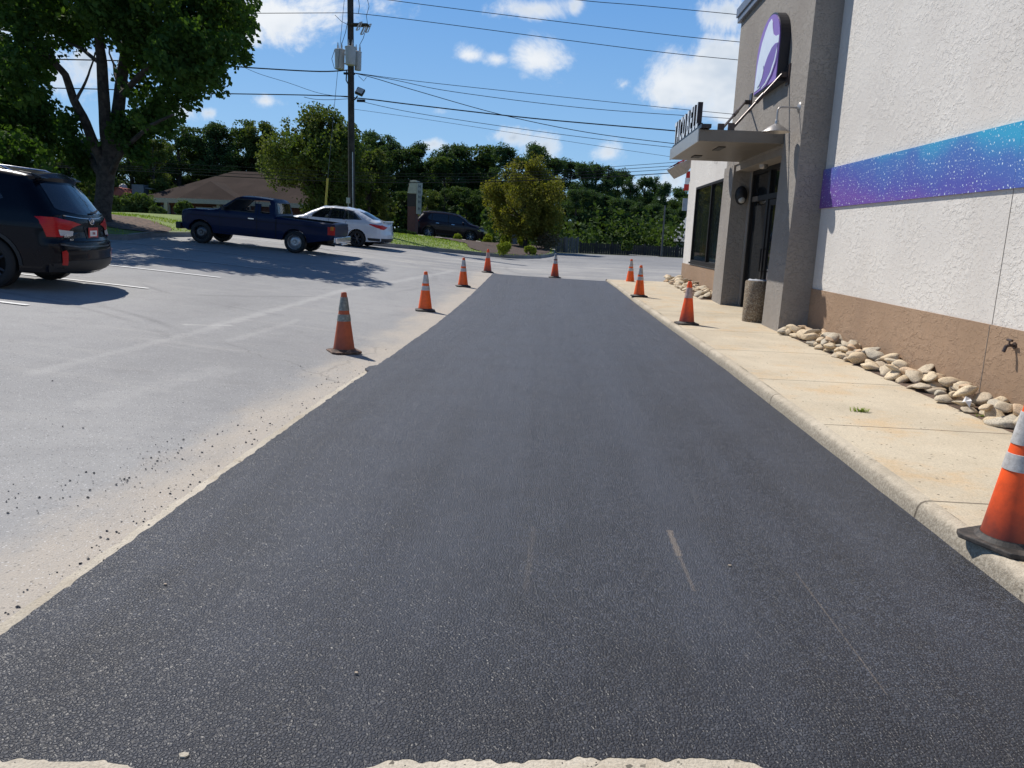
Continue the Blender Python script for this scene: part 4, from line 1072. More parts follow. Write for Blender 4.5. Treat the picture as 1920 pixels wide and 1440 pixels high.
# ================================================================== vehicles
def car_body(name, top, bottom_z, arches, W, parent, mat, step=.05, Rr=.08, end_r=.22, bulge=(.09, .035), nx=10, interior=None, windows=(), bed=None):
    """top: outline points (x,z) rear-bottom .. over the roof .. front-bottom. arches: (xc, zc, r)"""
    pts = list(top)
    # close along the bottom from front to rear with arches
    bot = []
    for (xc, zc, r) in sorted(arches, key=lambda a: -a[0]):
        zb = bottom_z
        a0 = math.asin(max(-1, min(1, (zb-zc)/r)))
        n = 14
        for i in range(n+1):
            a = a0+(math.pi-2*a0)*i/n
            bot.append((xc+r*math.cos(a), zc+r*math.sin(a)))
    allp = pts+bot
    segs = [(pts[i], pts[i+1]) for i in range(len(pts)-1)]
    bm = gridpoly(allp, step)
    def dseg(x, z):
        best = 9; bi = None
        for (a, b) in segs:
            dx, dz = b[0]-a[0], b[1]-a[1]; L = dx*dx+dz*dz
            t = max(0, min(1, ((x-a[0])*dx+(z-a[1])*dz)/L)) if L else 0
            d = math.hypot(x-a[0]-dx*t, z-a[1]-dz*t)
            if d < best: best = d; bi = (dx, dz)
        return best, bi
    xmin = min(p[0] for p in pts); xmax = max(p[0] for p in pts)
    def Y(x, z):
        d, (dx, dz) = dseg(x, z)
        w = W(x, z)
        steep = abs(dz)/(math.hypot(dx, dz)+1e-9)
        r = Rr+(end_r-Rr)*steep**2 if (x < xmin+.6 or x > xmax-.9) else Rr
        # plan-view rounding at both ends
        for e, s_ in ((x-xmin, 1), (xmax-x, 1)):
            if e < .35: w -= .07*(1-e/.35)**2
        q = max(0, 1-d/r)
        return w-r*(1-math.sqrt(max(0, 1-q*q)))*.8
    verts2 = [(v.co.x, v.co.y) for v in bm.verts]
    bm.verts.index_update()
    faces = [[v.index for v in f.verts] for f in bm.faces]
    bed_e = [(e.verts[0].index, e.verts[1].index) for e in bm.edges if len(e.link_faces) == 1]
    bm.free()
    V = []; F = []
    n = len(verts2)
    ys = [Y(x, z) for x, z in verts2]
    V += [Vector((x, y, z)) for (x, z), y in zip(verts2, ys)]
    V += [Vector((x, -y, z)) for (x, z), y in zip(verts2, ys)]
    F += faces+[[i+n for i in f][::-1] for f in faces]
    # boundary normals
    nb = {}
    for a, b in bed_e:
        ax, az = verts2[a]; bx, bz = verts2[b]
        t = Vector((bx-ax, bz-az)).normalized(); nn = Vector((t.y, -t.x))
        # orient outward by testing against centroid of the face side
        for i in (a, b): nb.setdefault(i, []).append(nn)
    cen = Vector(((xmin+xmax)/2, .8))
    col = {}
    for i, ns in nb.items():
        p = Vector(verts2[i])
        # align signs
        s_ = Vector((0, 0))
        for q in ns: s_ += q if q.dot(ns[0]) > 0 else -q
        s_ = s_.normalized() if s_.length > 0 else Vector((0, 0))
        if s_.dot(p-cen) < 0: s_ = -s_
        d, _ = dseg(*verts2[i])
        isb = d > .004
        hb = bulge[0]*abs(s_.x)+bulge[1]*abs(s_.y)
        if isb: hb = 0
        ids = [i]
        for k in range(1, nx):
            t = math.cos(math.pi*k/nx)*.35+(1-2*k/nx)*.65
            y = ys[i]*t
            q = 1-t*t
            V.append(Vector((p.x+s_.x*hb*q, y, p.y+s_.y*hb*q))); ids.append(len(V)-1)
        ids.append(i+n); col[i] = ids
    for a, b in bed_e:
        for k in range(nx): F.append([col[a][k], col[b][k], col[b][k+1], col[a][k+1]])
    me = bpy.data.meshes.new(name); me.from_pydata([tuple(v) for v in V], [], F)
    bm = bmesh.new(); bm.from_mesh(me); bmesh.ops.recalc_face_normals(bm, faces=bm.faces)
    bvh = BVHTree.FromBMesh(bm); bm.to_mesh(me); bm.free()
    me.materials.append(mat); me.materials.append(M['under'])
    me.shade_smooth(); me.set_sharp_from_angle(angle=R(38))
    o = bpy.data.objects.new(name, me); COL.objects.link(o); o.parent = parent
    def cut(mb_):
        c = mb_.build('cutter', M['under'], None); c.parent = parent
        m = o.modifiers.new('b', 'BOOLEAN'); m.operation = 'DIFFERENCE'; m.object = c; m.solver = 'EXACT'; m.material_mode = 'INDEX'
        bpy.context.view_layer.update()
        nm = bpy.data.meshes.new_from_object(o.evaluated_get(bpy.context.evaluated_depsgraph_get()))
        o.modifiers.clear()
        if len(nm.vertices) > 100: o.data = nm
        bpy.data.objects.remove(c)
        o.data.set_sharp_from_angle(angle=R(38))
    if bed: cut(bed)
    if interior: cut(interior)
    for w in windows:
        mbw = MB(); mbw.prism([(x, -1.3, z) for x, z in w], (0, 2.6, 0)); cut(mbw)
    return o, bvh

def drape(name, poly, view, bvh, mat, parent, off=.004, step=.06, side=1, smooth=True, thick=0):
    """poly in the view plane: 'side' (x,z), 'rear'/'front' (y,z), 'top' (x,y)"""
    bm = gridpoly(poly, step)
    kill = []
    for v in bm.verts:
        a, b = v.co.x, v.co.y
        if view == 'side': o_, d = Vector((a, side*2, b)), Vector((0, -side, 0))
        elif view == 'rear': o_, d = Vector((-2, a, b)), Vector((1, 0, 0))
        elif view == 'front': o_, d = Vector((8, a, b)), Vector((-1, 0, 0))
        else: o_, d = Vector((a, b, 4)), Vector((0, 0, -1))
        loc, nor, i, dist = bvh.ray_cast(o_, d)
        if loc is None: kill.append(v); continue
        if nor.dot(d) > 0: nor = -nor
        v.co = loc+nor*off*.4-d*off*.8
    bmesh.ops.delete(bm, geom=kill, context='VERTS')
    if thick:
        r = bmesh.ops.solidify(bm, geom=bm.faces[:], thickness=thick)
    bmesh.ops.recalc_face_normals(bm, faces=bm.faces)
    for f in bm.faces:
        pass
    return from_bm(name, bm, mat, parent, smooth=smooth, angle=60)
def line_poly(pts, w):
    P = [Vector(p) for p in pts]; L = []; Rr_ = []
    for i, p in enumerate(P):
        t = (P[min(i+1, len(P)-1)]-P[max(i-1, 0)]).normalized(); n = Vector((-t.y, t.x))*w/2
        L.append(tuple(p+n)); Rr_.append(tuple(p-n))
    return L+Rr_[::-1]

def wheel(parent, x, y, z, r, w, side, mat_rim, spokes=5, style='alloy'):
    T = Matrix.Translation((x, y, z)) @ Matrix.Rotation(R(-90*side), 4, 'X')
    mb = MB(); rr = r*.66
    mb.lathe([(rr, w*.48), (r*.82, w*.52), (r*.95, w*.47), (r, w*.38), (r*1.0, -w*.38), (r*.95, -w*.47), (r*.8, -w*.5), (rr, -w*.45), (rr, w*.48)], 36, M=T)
    wo = mb.build('wheel', M['rubber'], parent, world=False, smooth=True)
    mb = MB()
    mb.lathe([(rr*1.03, w*.49), (rr*.97, w*.44), (rr*.93, w*.25), (rr*.90, -w*.2)], 36, M=T)
    mb.lathe([(.001, w*.38), (rr*.22, w*.37), (rr*.25, w*.22), (rr*.25, 0)], 18, M=T)
    if style == 'alloy':
        for k in range(spokes):
            a = 2*math.pi*k/spokes
            for da in (-.10, .10):
                p0 = Vector((math.cos(a+da*.6)*rr*.2, math.sin(a+da*.6)*rr*.2, w*.36)); p1 = Vector((math.cos(a+da*1.6)*rr*.97, math.sin(a+da*1.6)*rr*.97, w*.42))
                mb.tube([T @ p0, T @ p1], [rr*.085, rr*.06], 6)
    else:
        mb.lathe([(rr*.9, w*.1), (rr*.62, w*.30), (rr*.5, w*.34), (rr*.25, w*.30)], 36, M=T)
    mb.build('rim', mat_rim, wo, world=False, smooth=True)
    mb = MB(); mb.lathe([(.001, -w*.1), (rr*.92, -w*.1)], 24, M=T); mb.build('brake_disc', M['under'], wo, world=False)
    return wo

# ---- the big crossover (seen twice: once near, once on the street)
SUV_TOP = [(.10, .30), (.03, .36), (.0, .46), (.005, .60), (.03, .70), (.07, .76), (.09, .86), (.10, 1.0), (.14, 1.10), (.22, 1.19), (.36, 1.38), (.50, 1.55), (.47, 1.60), (.52, 1.635), (.75, 1.665), (1.2, 1.69), (1.8, 1.70), (2.3, 1.685), (2.75, 1.63),
           (3.1, 1.46), (3.45, 1.22), (3.62, 1.13), (4.0, 1.06), (4.35, .97), (4.55, .86), (4.64, .72), (4.68, .55), (4.66, .42), (4.56, .30)]
def suvW(x, z):
    if z < .55: w = .90+.03*(z-.25)/.3
    elif z < .95: w = .935
    elif z < 1.08: w = .935-.03*(z-.95)/.13
    else: w = .905-.22*((z-1.08)/.6)**1.15
    return w
def make_suv(e, paint, rim, detailed, glass='glass_dark'):
    P = M[paint]
    body, bvh = car_body('body', SUV_TOP, .27, [(1.0, .36, .42), (3.70, .36, .42)], suvW, e, P, step=.045 if detailed else .07, Rr=.09, end_r=.26, bulge=(.10, .03))
    # side glass with rising rear quarter
    sidewin = [(.80, 1.28), (1.02, 1.16), (1.8, 1.12), (3.22, 1.10), (3.42, 1.14), (3.05, 1.42), (2.72, 1.565), (2.2, 1.605), (1.4, 1.60), (1.05, 1.56)]
    for s in (-1, 1):
        drape('window', sidewin, 'side', bvh, M[glass], e, .004, side=s)
        for k in ((1.12, 1.17), (2.16, 2.22)):
            drape('pillar_trim', [(k[0], 1.11), (k[1], 1.11), (k[1]-.02, 1.605), (k[0]-.03, 1.60)], 'side', bvh, M['plastic'], e, .007, side=s)
        for pts in ([(1.2, 1.08), (1.22, .95), (1.45, .62), (1.5, .40)], [(2.22, 1.1), (2.25, .42)], [(3.26, 1.06), (3.30, .7), (3.22, .42)], [(1.5, .39), (3.22, .39)]):
            drape('door_seam', line_poly(pts, .012), 'side', bvh, M['under'], e, .0025, side=s)
        drape('sill_cladding', [(1.46, .28), (3.22, .28), (3.22, .37), (1.46, .37)], 'side', bvh, M['plastic'], e, .012, side=s)
        for hx in (1.42, 2.42): drape('door_handle', [(hx, .985), (hx+.2, .985), (hx+.2, 1.015), (hx, 1.015)], 'side', bvh, M['chrome'] if rim is M['alloy'] else P, e, .03, side=s)
        # arch cladding
        for xc in (1.0, 3.70):
            arc = [(xc+.425*math.cos(a), .36+.425*math.sin(a)) for a in [math.pi*i/16 for i in range(17)]]
            arc2 = [(xc+.475*math.cos(a), .36+.475*math.sin(a)) for a in [math.pi*(16-i)/16 for i in range(17)]]
            drape('arch_trim', arc+arc2, 'side', bvh, M['plastic'], e, .008, side=s)
        # mirror
        mb = MB(); mb.lathe([(.001, -.09), (.06, -.085), (.085, -.04), (.08, .05), (.05, .09), (.001, .10)], 14, M=Matrix.Translation((3.17, s*1.02, 1.16)) @ Matrix.Rotation(R(90), 4, 'X') @ Matrix.Diagonal((.7, 1, 1.1, 1))); mb.tube([(3.2, s*.85, 1.10), (3.2, s*.98, 1.12)], .02)
        mb.build('mirror', P, e, world=False, smooth=True)
        # tail lamp wraps the corner: rear and side pieces
        drape('taillight', [(s*.30, .985), (s*.52, 1.03), (s*.80, 1.075), (s*.90, 1.075), (s*.92, .98), (s*.90, .80), (s*.72, .80), (s*.52, .93), (s*.40, .965)], 'rear', bvh, M['lens_red'], e, .010, step=.04)
        drape('reversing_lens', [(s*.50, .885), (s*.53, .82), (s*.76, .82), (s*.77, .905)], 'rear', bvh, M['lens_clear'], e, .016, step=.04)
        drape('taillight', [(.12, .84), (.20, .82), (.30, 1.03), (.36, 1.07), (.17, 1.07), (.13, 1.0)], 'side', bvh, M['lens_red'], e, .010, side=s, step=.04)
        drape('rear_reflector', [(s*.70, .40), (s*.785, .405), (s*.80, .60), (s*.735, .62), (s*.70, .58)], 'rear', bvh, M['lens_red'], e, .012, step=.04)
        drape('headlight', [(s*.45, .80), (s*.80, .86), (s*.88, .90), (s*.84, .74), (s*.50, .70)], 'front', bvh, M['lens_clear'], e, .01, step=.05)
        drape('headlight', [(4.2, .93), (4.5, .86), (4.56, .74), (4.35, .78)], 'side', bvh, M['lens_clear'], e, .01, side=s, step=.05)
        # roof rail
        mb = MB(); mb.tube([(.80, s*.60, 1.655), (.95, s*.595, 1.715), (1.8, s*.60, 1.745), (2.55, s*.60, 1.71), (2.7, s*.60, 1.64)], .016, 8); mb.build('roof_rail', M['chrome'] if detailed else M['alloyd'], e, world=False, smooth=True)
    # rear glass, spoiler, high brake lamp
    rg = [(-.62, 1.19), (-.60, 1.17), (-.3, 1.125), (0, 1.115), (.3, 1.125), (.60, 1.17), (.66, 1.20), (.62, 1.34), (.56, 1.53), (-.56, 1.53), (-.62, 1.34), (-.66, 1.20)]
    drape('rear_window', rg[1:], 'rear', bvh, M['glass_dark'], e, .005, step=.05)
    drape('windscreen', [(-.66, 1.16), (.66, 1.16), (.62, 1.35), (.54, 1.58), (-.54, 1.58), (-.62, 1.35)], 'front', bvh, M[glass], e, .005, step=.05)
    mb = MB(); 
    sp_ = [(.72, 1.675), (.55, 1.66), (.42, 1.615), (.41, 1.60), (.52, 1.585), (.72, 1.61)]
    mb.prism([(x, -.60, z) for x, z in sp_], (0, 1.20, 0)); mb.build('spoiler', P, e, world=False, bevel=.012)
    mb = MB(); mb.box((.445, 0, 1.628), (.05, .42, .022)); mb.build('brake_light', M['lens_red'], e, world=False)
    drape('wiper', line_poly([(-.02, 1.15), (-.20, 1.155), (-.48, 1.19)], .022), 'rear', bvh, M['plastic'], e, .03, step=.05)
    # tailgate panel seams, number plate recess, bumper
    for pts in ([(-.62, 1.12), (-.60, .98), (-.56, .80), (-.52, .735), (.52, .735), (.56, .80), (.60, .98), (.62, 1.12)], [(-.50, .965), (.50, .965)]):
        drape('tailgate_seam', line_poly(pts, .012), 'rear', bvh, M['under'], e, .003, step=.05)
    drape('bumper_trim', [(-.88, .30), (.88, .30), (.90, .42), (.64, .47), (-.64, .47), (-.90, .42)], 'rear', bvh, M['plastic'], e, .010, step=.05)
    drape('bumper_lip', line_poly([(-.80, .70), (-.5, .665), (.5, .665), (.80, .70)], .022), 'rear', bvh, M['chrome'] if False else M['alloyd'], e, .008, step=.05)
    if detailed:
        drape('chrome_strip', line_poly([(.62, 1.105), (.3, 1.075), (0, 1.065), (-.3, 1.075), (-.62, 1.105)], .012), 'rear', bvh, M['alloy'], e, .008, step=.05)
        drape('plate_recess', [(-.20, .775), (.20, .775), (.23, .945), (-.23, .945)], 'rear', bvh, M['plastic'], e, .004, step=.05)
        # dealer plate: red frame with a white insert and writing
        rx = bvh.ray_cast(Vector((-2, 0, .86)), Vector((1, 0, 0)))[0].x
        pl = MB(); pl.box((rx-.012, 0, .865), (.008, .305, .155)); po = pl.build('number_plate', M['lens_red'], e, world=False)
        pl = MB(); pl.box((rx-.018, 0, .855), (.004, .215, .085)); pl.build('plate_insert', M['paper'], po, world=False)
        rot = Matrix(((0, 0, -1), (-1, 0, 0), (0, 1, 0)))   # facing -x, text runs to -y
        def tx(name, body, size, y, z, xo, mat, par):
            cu = bpy.data.curves.new(name, 'FONT'); cu.body = body; cu.size = size; cu.extrude = .0012; cu.align_x = 'CENTER'
            tmp = bpy.data.objects.new('tmp', cu); COL.objects.link(tmp); bpy.context.view_layer.update()
            me = bpy.data.meshes.new_from_object(tmp.evaluated_get(bpy.context.evaluated_depsgraph_get())); bpy.data.objects.remove(tmp)
            me.materials.clear(); me.materials.append(mat); x = bvh.ray_cast(Vector((-2, y, z)), Vector((1, 0, 0)))[0].x
            me.transform(Matrix.Translation((x-xo, y, z)) @ rot.to_4x4()); q = bpy.data.objects.new(name, me); COL.objects.link(q); q.parent = par; return q
        tx('plate_text', 'KIA', .055, 0, .838, .021, M['lens_red'], po)
        tx('model_badge', 'SORENTO', .062, .60, .80, .012, M['chrome'], e)
        tx('model_badge', 'V6 GDI', .035, .58, .755, .012, M['chrome'], e)
        # round emblem
        zx = bvh.ray_cast(Vector((-2, 0, 1.035)), Vector((1, 0, 0)))[0].x
        T = Matrix.Translation((zx-.004, 0, 1.03)) @ Matrix.Rotation(R(-80), 4, 'Y') @ Matrix.Diagonal((.75, 1.15, 1, 1))
        mb = MB(); mb.lathe([(.062, 0), (.066, .008), (.058, .012), (.054, .004)], 28, M=T)
        mb.build('emblem', M['chrome'], e, world=False, smooth=True)
        tx('emblem_text', 'KIA', .062, 0, 1.008, .014, M['chrome'], e)
    for sx, xs in ((-1, 1.0), (1, 3.70)):
        for s in (-1, 1): wheel(e, xs, s*.80, .365, .365, .235, s, rim, 7 if not detailed else 5)
    # underfloor
    mb = MB(); mb.box2((.25, -.70, .24), (4.4, .70, .42)); mb.box2((1.45, -.84, .27), (3.25, .84, .40)); 
    mb.tube([(.98, -.65, .34), (.98, .65, .34)], .05); mb.tube([(.12, -.52, .27), (.35, -.52, .27)], .035)
    mb.build('underbody', M['under'], e, world=False)
    return e

def ground_e(name, x, y, rz, label, cat, L, group=None):
    # pitch follows the ground so that all wheels touch
    d = Vector((math.cos(rz), math.sin(rz))); n = Vector((-d.y, d.x))
    def Z(a, b): p = Vector((x, y))+d*a+n*b; return zt(p.x, p.y)
    zr = (Z(1.0, .8)+Z(1.0, -.8))/2; zf = (Z(3.7, .8)+Z(3.7, -.8))/2
    zl = (Z(2.35, .8)+0); zr_ = Z(2.35, -.8)
    pitch = math.atan2(zf-zr, 2.7); roll = math.atan2(zl-zr_, 1.6)
    e = empty(name, (x, y, zr-(zf-zr)/2.7+.005), 0, label, cat, group)
    e.rotation_euler = (Matrix.Rotation(rz, 3, 'Z') @ Matrix.Rotation(-pitch, 3, 'Y') @ Matrix.Rotation(roll, 3, 'X')).to_euler()
    return e
e = ground_e('parked_suv', -7.12, 11.62, R(187), 'black crossover parked nose left with red taillights towards the lane, nearest vehicle', 'car', 4.7)
make_suv(e, 'p_black', M['alloyd'], True)
q = hit(776, 449)
yS = 51.0
xa = at_y(778, 430, yS).x
e = ground_e('passing_suv', xa, yS, R(2), 'dark plum crossover on the street beyond the grass island', 'car', 4.7)
make_suv(e, 'p_plum', M['alloy'], False)

# ---- extended cab pickup (local x from the rear, nose at +x)
def make_pickup(e):
    P = M['p_navy']; L = 4.95
    def f(xf): return L-xf      # measured from the front
    top = [(.0, .52), (-.005, .75), (.0, .98), (.03, 1.0), (f(3.12), 1.045), (f(3.10), 1.08), (f(3.02), 1.46), (f(2.92), 1.535), (f(2.4), 1.56), (f(1.95), 1.55), (f(1.80), 1.50), (f(1.25), 1.10), (f(1.10), 1.065), (f(.5), 1.03), (f(.18), .985), (f(.10), .93), (f(.06), .75), (f(.07), .50)]
    def W(x, z):
        if z < .55: return .79+.03*(z-.3)/.25
        if z < 1.0: return .825-.01*abs(z-.75)
        return .815-.17*((z-1.0)/.55)
    bed = MB(); bed.box2((.07, -.70, .62), (f(3.2), .70, 1.5))
    inter = MB(); inter.prism([(f(3.0), -.66, .60), (f(3.0), -.66, 1.20), (f(2.86), -.60, 1.49), (f(1.90), -.60, 1.50), (f(1.38), -.66, 1.08), (f(1.38), -.66, .60)], (0, 1.32, 0))
    w1 = [(f(2.44), 1.10), (f(1.50), 1.10), (f(1.46), 1.15), (f(1.82), 1.455), (f(2.42), 1.485)]
    w2 = [(f(2.92), 1.10), (f(2.62), 1.10), (f(2.62), 1.475), (f(2.84), 1.47)]
    body, bvh = car_body('body', top, .36, [(f(3.74), .34, .40), (f(.74), .34, .40)], W, e, P, step=.07, Rr=.05, end_r=.10, bulge=(.02, .03), nx=8, bed=bed, interior=inter, windows=[w1, w2])
    # rear window and windscreen openings
    for s in (-1, 1):
        for w in (w1, w2): drape('window', w, 'side', bvh, M['glass_clear'], e, .002, side=s)
        drape('window_trim', line_poly(w1+[w1[0]], .03), 'side', bvh, M['plastic'], e, .006, side=s)
        drape('door_seam', line_poly([(f(2.53), 1.52), (f(2.53), .42)], .014), 'side', bvh, M['under'], e, .003, side=s)
        drape('door_seam', line_poly([(f(1.34), 1.08), (f(1.36), .42), (f(2.53), .42)], .014), 'side', bvh, M['under'], e, .003, side=s)
        drape('bed_gap', line_poly([(f(3.14), 1.03), (f(3.14), .40)], .03), 'side', bvh, M['under'], e, .003, side=s)
        drape('crease_shade', line_poly([(f(.3), .86), (f(3.1), .86), (.05, .86)], .014), 'side', bvh, M['under'], e, .003, side=s)  # flat dark strip painting the shade line of the side crease
        drape('door_handle', [(f(2.44), .90), (f(2.26), .90), (f(2.26), .93), (f(2.44), .93)], 'side', bvh, M['chrome'], e, .02, side=s)
        drape('taillight', [(s*.69, .66), (s*.81, .66), (s*.81, .90), (s*.69, .90)], 'rear', bvh, M['lens_red'], e, .01)
        drape('taillight', [(.015, .66), (.10, .66), (.10, .80), (.015, .80)], 'side', bvh, M['lens_red'], e, .01, side=s)
        drape('turn_lens', [(.015, .80), (.10, .80), (.10, .92), (.015, .92)], 'side', bvh, M['lens_amber'], e, .01, side=s)
        drape('headlight', [(s*.45, .70), (s*.76, .70), (s*.76, .86), (s*.45, .86)], 'front', bvh, M['lens_clear'], e, .01)
        mb = MB(); mb.box((f(1.52), s*.93, 1.15), (.09, .16, .13)); mb.tube([(f(1.48), s*.80, 1.10), (f(1.5), s*.88, 1.12)], .018); mb.build('mirror', M['plastic'], e, world=False, bevel=.02)
        for xc in (f(3.74), f(.74)):
            arc = [(xc+.40*math.cos(a), .34+.40*math.sin(a)) for a in [math.pi*i/16 for i in range(17)]]
            arc2 = [(xc+.435*math.cos(a), .34+.435*math.sin(a)) for a in [math.pi*(16-i)/16 for i in range(17)]]
            drape('arch_trim', arc+arc2, 'side', bvh, P, e, .016, side=s)
    drape('windscreen', [(-.62, 1.14), (.62, 1.14), (.57, 1.46), (-.57, 1.46)], 'front', bvh, M['glass_dark'], e, .005)
    rw = [(-.56, 1.14), (.56, 1.14), (.53, 1.44), (-.53, 1.44)]
    drape('rear_window', rw, 'rear', bvh, M['glass_dark'], e, .005)
    mb = MB(); mb.box2((-.10, -.76, .42), (-.01, .76, .60)); mb.box2((-.14, -.30, .36), (-.08, .30, .40)); bp = mb.build('rear_bumper', M['chrome'], e, world=False, bevel=.02)
    mb = MB(); mb.box2((L-.08, -.78, .38), (L+.09, .78, .58)); mb.build('front_bumper', M['plastic'], e, world=False, bevel=.03)
    for x in (.05,):
        mb = MB(); mb.box2((-.006, -.66, .62), (.0, .66, .96)); mb.build('tailgate', P, e, world=False, bevel=.004)
    mb = MB(); mb.box2((f(2.75), -.58, .55), (f(2.55), .58, 1.05)); mb.box2((f(2.6), -.58, .55), (f(2.05), .58, .72)); mb.lathe([(.16, -.012), (.175, 0), (.16, .012), (.15, 0), (.16, -.012)], 24, M=Matrix.Translation((f(1.72), .33, .98)) @ Matrix.Rotation(R(-60), 4, 'Y')); mb.build('seat', M['plastic'], e, world=False)
    mb = MB(); mb.box2((.3, -.4, .34), (L-.35, .4, .46)); mb.tube([(f(3.74), -.7, .33), (f(3.74), .7, .33)], .05); mb.tube([(f(.74), -.7, .33), (f(.74), .7, .33)], .04); mb.box2((f(3.3), -.6, .30), (f(2.9), -.45, .40)); mb.tube([(.05, .45, .33), (1.0, .45, .36)], .03); mb.build('chassis', M['under'], e, world=False)
    for xc in (f(3.74), f(.74)):
        for s in (-1, 1): wheel(e, xc, s*.71, .335, .335, .215, s, M['steel'] if xc < 2 else M['alloyd'], style='steel')
xr = at_y(636, 455, 23.6).x
e = ground_e('parked_pickup', xr, 23.7, R(180)-R(1.5), 'old navy blue extended cab pickup with empty bed parked nose left', 'pickup truck', 4.95)
make_pickup(e); e.scale = (.965, .965, .965)

# ---- white sedan behind it
def make_sedan(e):
    P = M['p_white']; L = 4.53
    top = [(.08, .30), (.02, .40), (.0, .55), (.04, .70), (.06, .86), (.10, .98), (.06, 1.03), (.12, 1.05), (.45, 1.07), (.62, 1.12), (1.05, 1.32), (1.35, 1.42), (1.75, 1.475), (2.2, 1.475), (2.6, 1.42), (3.0, 1.24), (3.35, 1.03), (3.8, .93), (4.2, .83), (4.42, .72), (4.52, .55), (4.50, .38), (4.40, .26)]
    def W(x, z):
        if z < .5: return .87+.03*(z-.25)/.25
        if z < .92: return .905
        return .905-.05*min(1, (z-.92)/.1)-.24*max(0, (z-1.0)/.47)
    inter = MB(); inter.prism([(1.0, -.68, .5), (1.0, -.68, 1.10), (1.4, -.56, 1.36), (1.8, -.56, 1.42), (2.5, -.56, 1.38), (3.1, -.68, 1.02), (3.1, -.68, .5)], (0, 1.34, 0))
    wins = [[(1.02, 1.06), (1.62, 1.03), (1.62, 1.40), (1.35, 1.36)], [(1.70, 1.03), (2.22, 1.01), (2.22, 1.415), (1.70, 1.41)], [(2.30, 1.01), (3.02, 1.0), (2.62, 1.345), (2.30, 1.41)]]
    body, bvh = car_body('body', top, .24, [(1.09, .33, .375), (3.74, .33, .375)], W, e, P, step=.07, Rr=.10, end_r=.28, bulge=(.12, .03), nx=8, interior=inter, windows=wins)
    for s in (-1, 1):
        drape('window', [(.93, 1.07), (1.62, 1.02), (3.10, .99), (2.64, 1.355), (2.25, 1.425), (1.70, 1.42), (1.33, 1.375)], 'side', bvh, M['glass_sedan'], e, .003, side=s)
        for k in ((1.62, 1.70), (2.22, 2.30)): drape('pillar_trim', [(k[0], 1.01), (k[1], 1.01), (k[1]-.02, 1.42), (k[0]-.02, 1.41)], 'side', bvh, M['plastic'], e, .008, side=s)
        for pts in ([(1.55, .98), (1.58, .72), (1.40, .60)], [(2.26, 1.0), (2.26, .34)], [(3.10, .98), (3.2, .6), (3.12, .34)], [(1.6, .33), (3.1, .33)]): drape('door_seam', line_poly(pts, .012), 'side', bvh, M['under'], e, .003, side=s)
        for hx in (1.62, 2.42): drape('door_handle', [(hx, .84), (hx+.18, .84), (hx+.18, .87), (hx, .87)], 'side', bvh, M['chrome'], e, .025, side=s)
        drape('taillight', [(s*.45, .86), (s*.80, .94), (s*.86, .90), (s*.86, .78), (s*.70, .76)], 'rear', bvh, M['lens_red'], e, .01, step=.04)
        drape('taillight', [(.08, .78), (.30, .82), (.62, .92), (.60, .95), (.20, .93), (.10, .92)], 'side', bvh, M['lens_red'], e, .01, side=s, step=.04)
        drape('headlight', [(s*.45, .66), (s*.80, .74), (s*.82, .62), (s*.5, .58)], 'front', bvh, M['lens_clear'], e, .01)
        drape('sill', [(.05, .25), (.60, .25), (.66, .40), (.03, .42)], 'side', bvh, M['plastic'], e, .006, side=s)
        mb = MB(); mb.lathe([(.001, -.08), (.05, -.075), (.075, -.03), (.07, .05), (.001, .08)], 12, M=Matrix.Translation((2.98, s*.97, 1.06)) @ Matrix.Rotation(R(90), 4, 'X')); mb.tube([(3.0, s*.85, 1.02), (3.0, s*.95, 1.03)], .018); mb.build('mirror', P, e, world=False, smooth=True)
    drape('rear_window', [(-.60, 1.12), (.60, 1.12), (.52, 1.37), (-.52, 1.37)], 'rear', bvh, M['glass_dark'], e, .006)
    drape('windscreen', [(-.64, 1.06), (.64, 1.06), (.55, 1.38), (-.55, 1.38)], 'front', bvh, M['glass_dark'], e, .006)
    drape('bumper_trim', [(-.80, .27), (.80, .27), (.80, .42), (-.80, .42)], 'rear', bvh, M['plastic'], e, .008)
    mb = MB(); mb.prism([(.02, -.66, 1.065), (.04, -.66, 1.10), (.25, -.66, 1.085), (.25, -.66, 1.06)], (0, 1.32, 0)); mb.build('spoiler', P, e, world=False, bevel=.01)
    mb = MB(); mb.box2((.2, -.7, .2), (4.3, .7, .36)); mb.build('underbody', M['under'], e, world=False)
    mb = MB()
    for s in (-.36, .36):
        mb.box2((2.05, s-.22, .45), (2.22, s+.22, 1.08)); 
    mb.box2((1.15, -.6, .45), (1.3, .6, 1.02)); mb.build('seat', M['plastic'], e, world=False)
    for xc in (1.09, 3.74):
        for s in (-1, 1): wheel(e, xc, s*.77, .325, .325, .215, s, M['alloyd'], 6)
xr = at_y(728, 440, 29.4).x
e = ground_e('parked_sedan', xr, 29.5, R(180)-R(2), 'white four door sedan parked behind the blue pickup', 'car', 4.5)
make_sedan(e); e.scale = (.94, .94, .94)
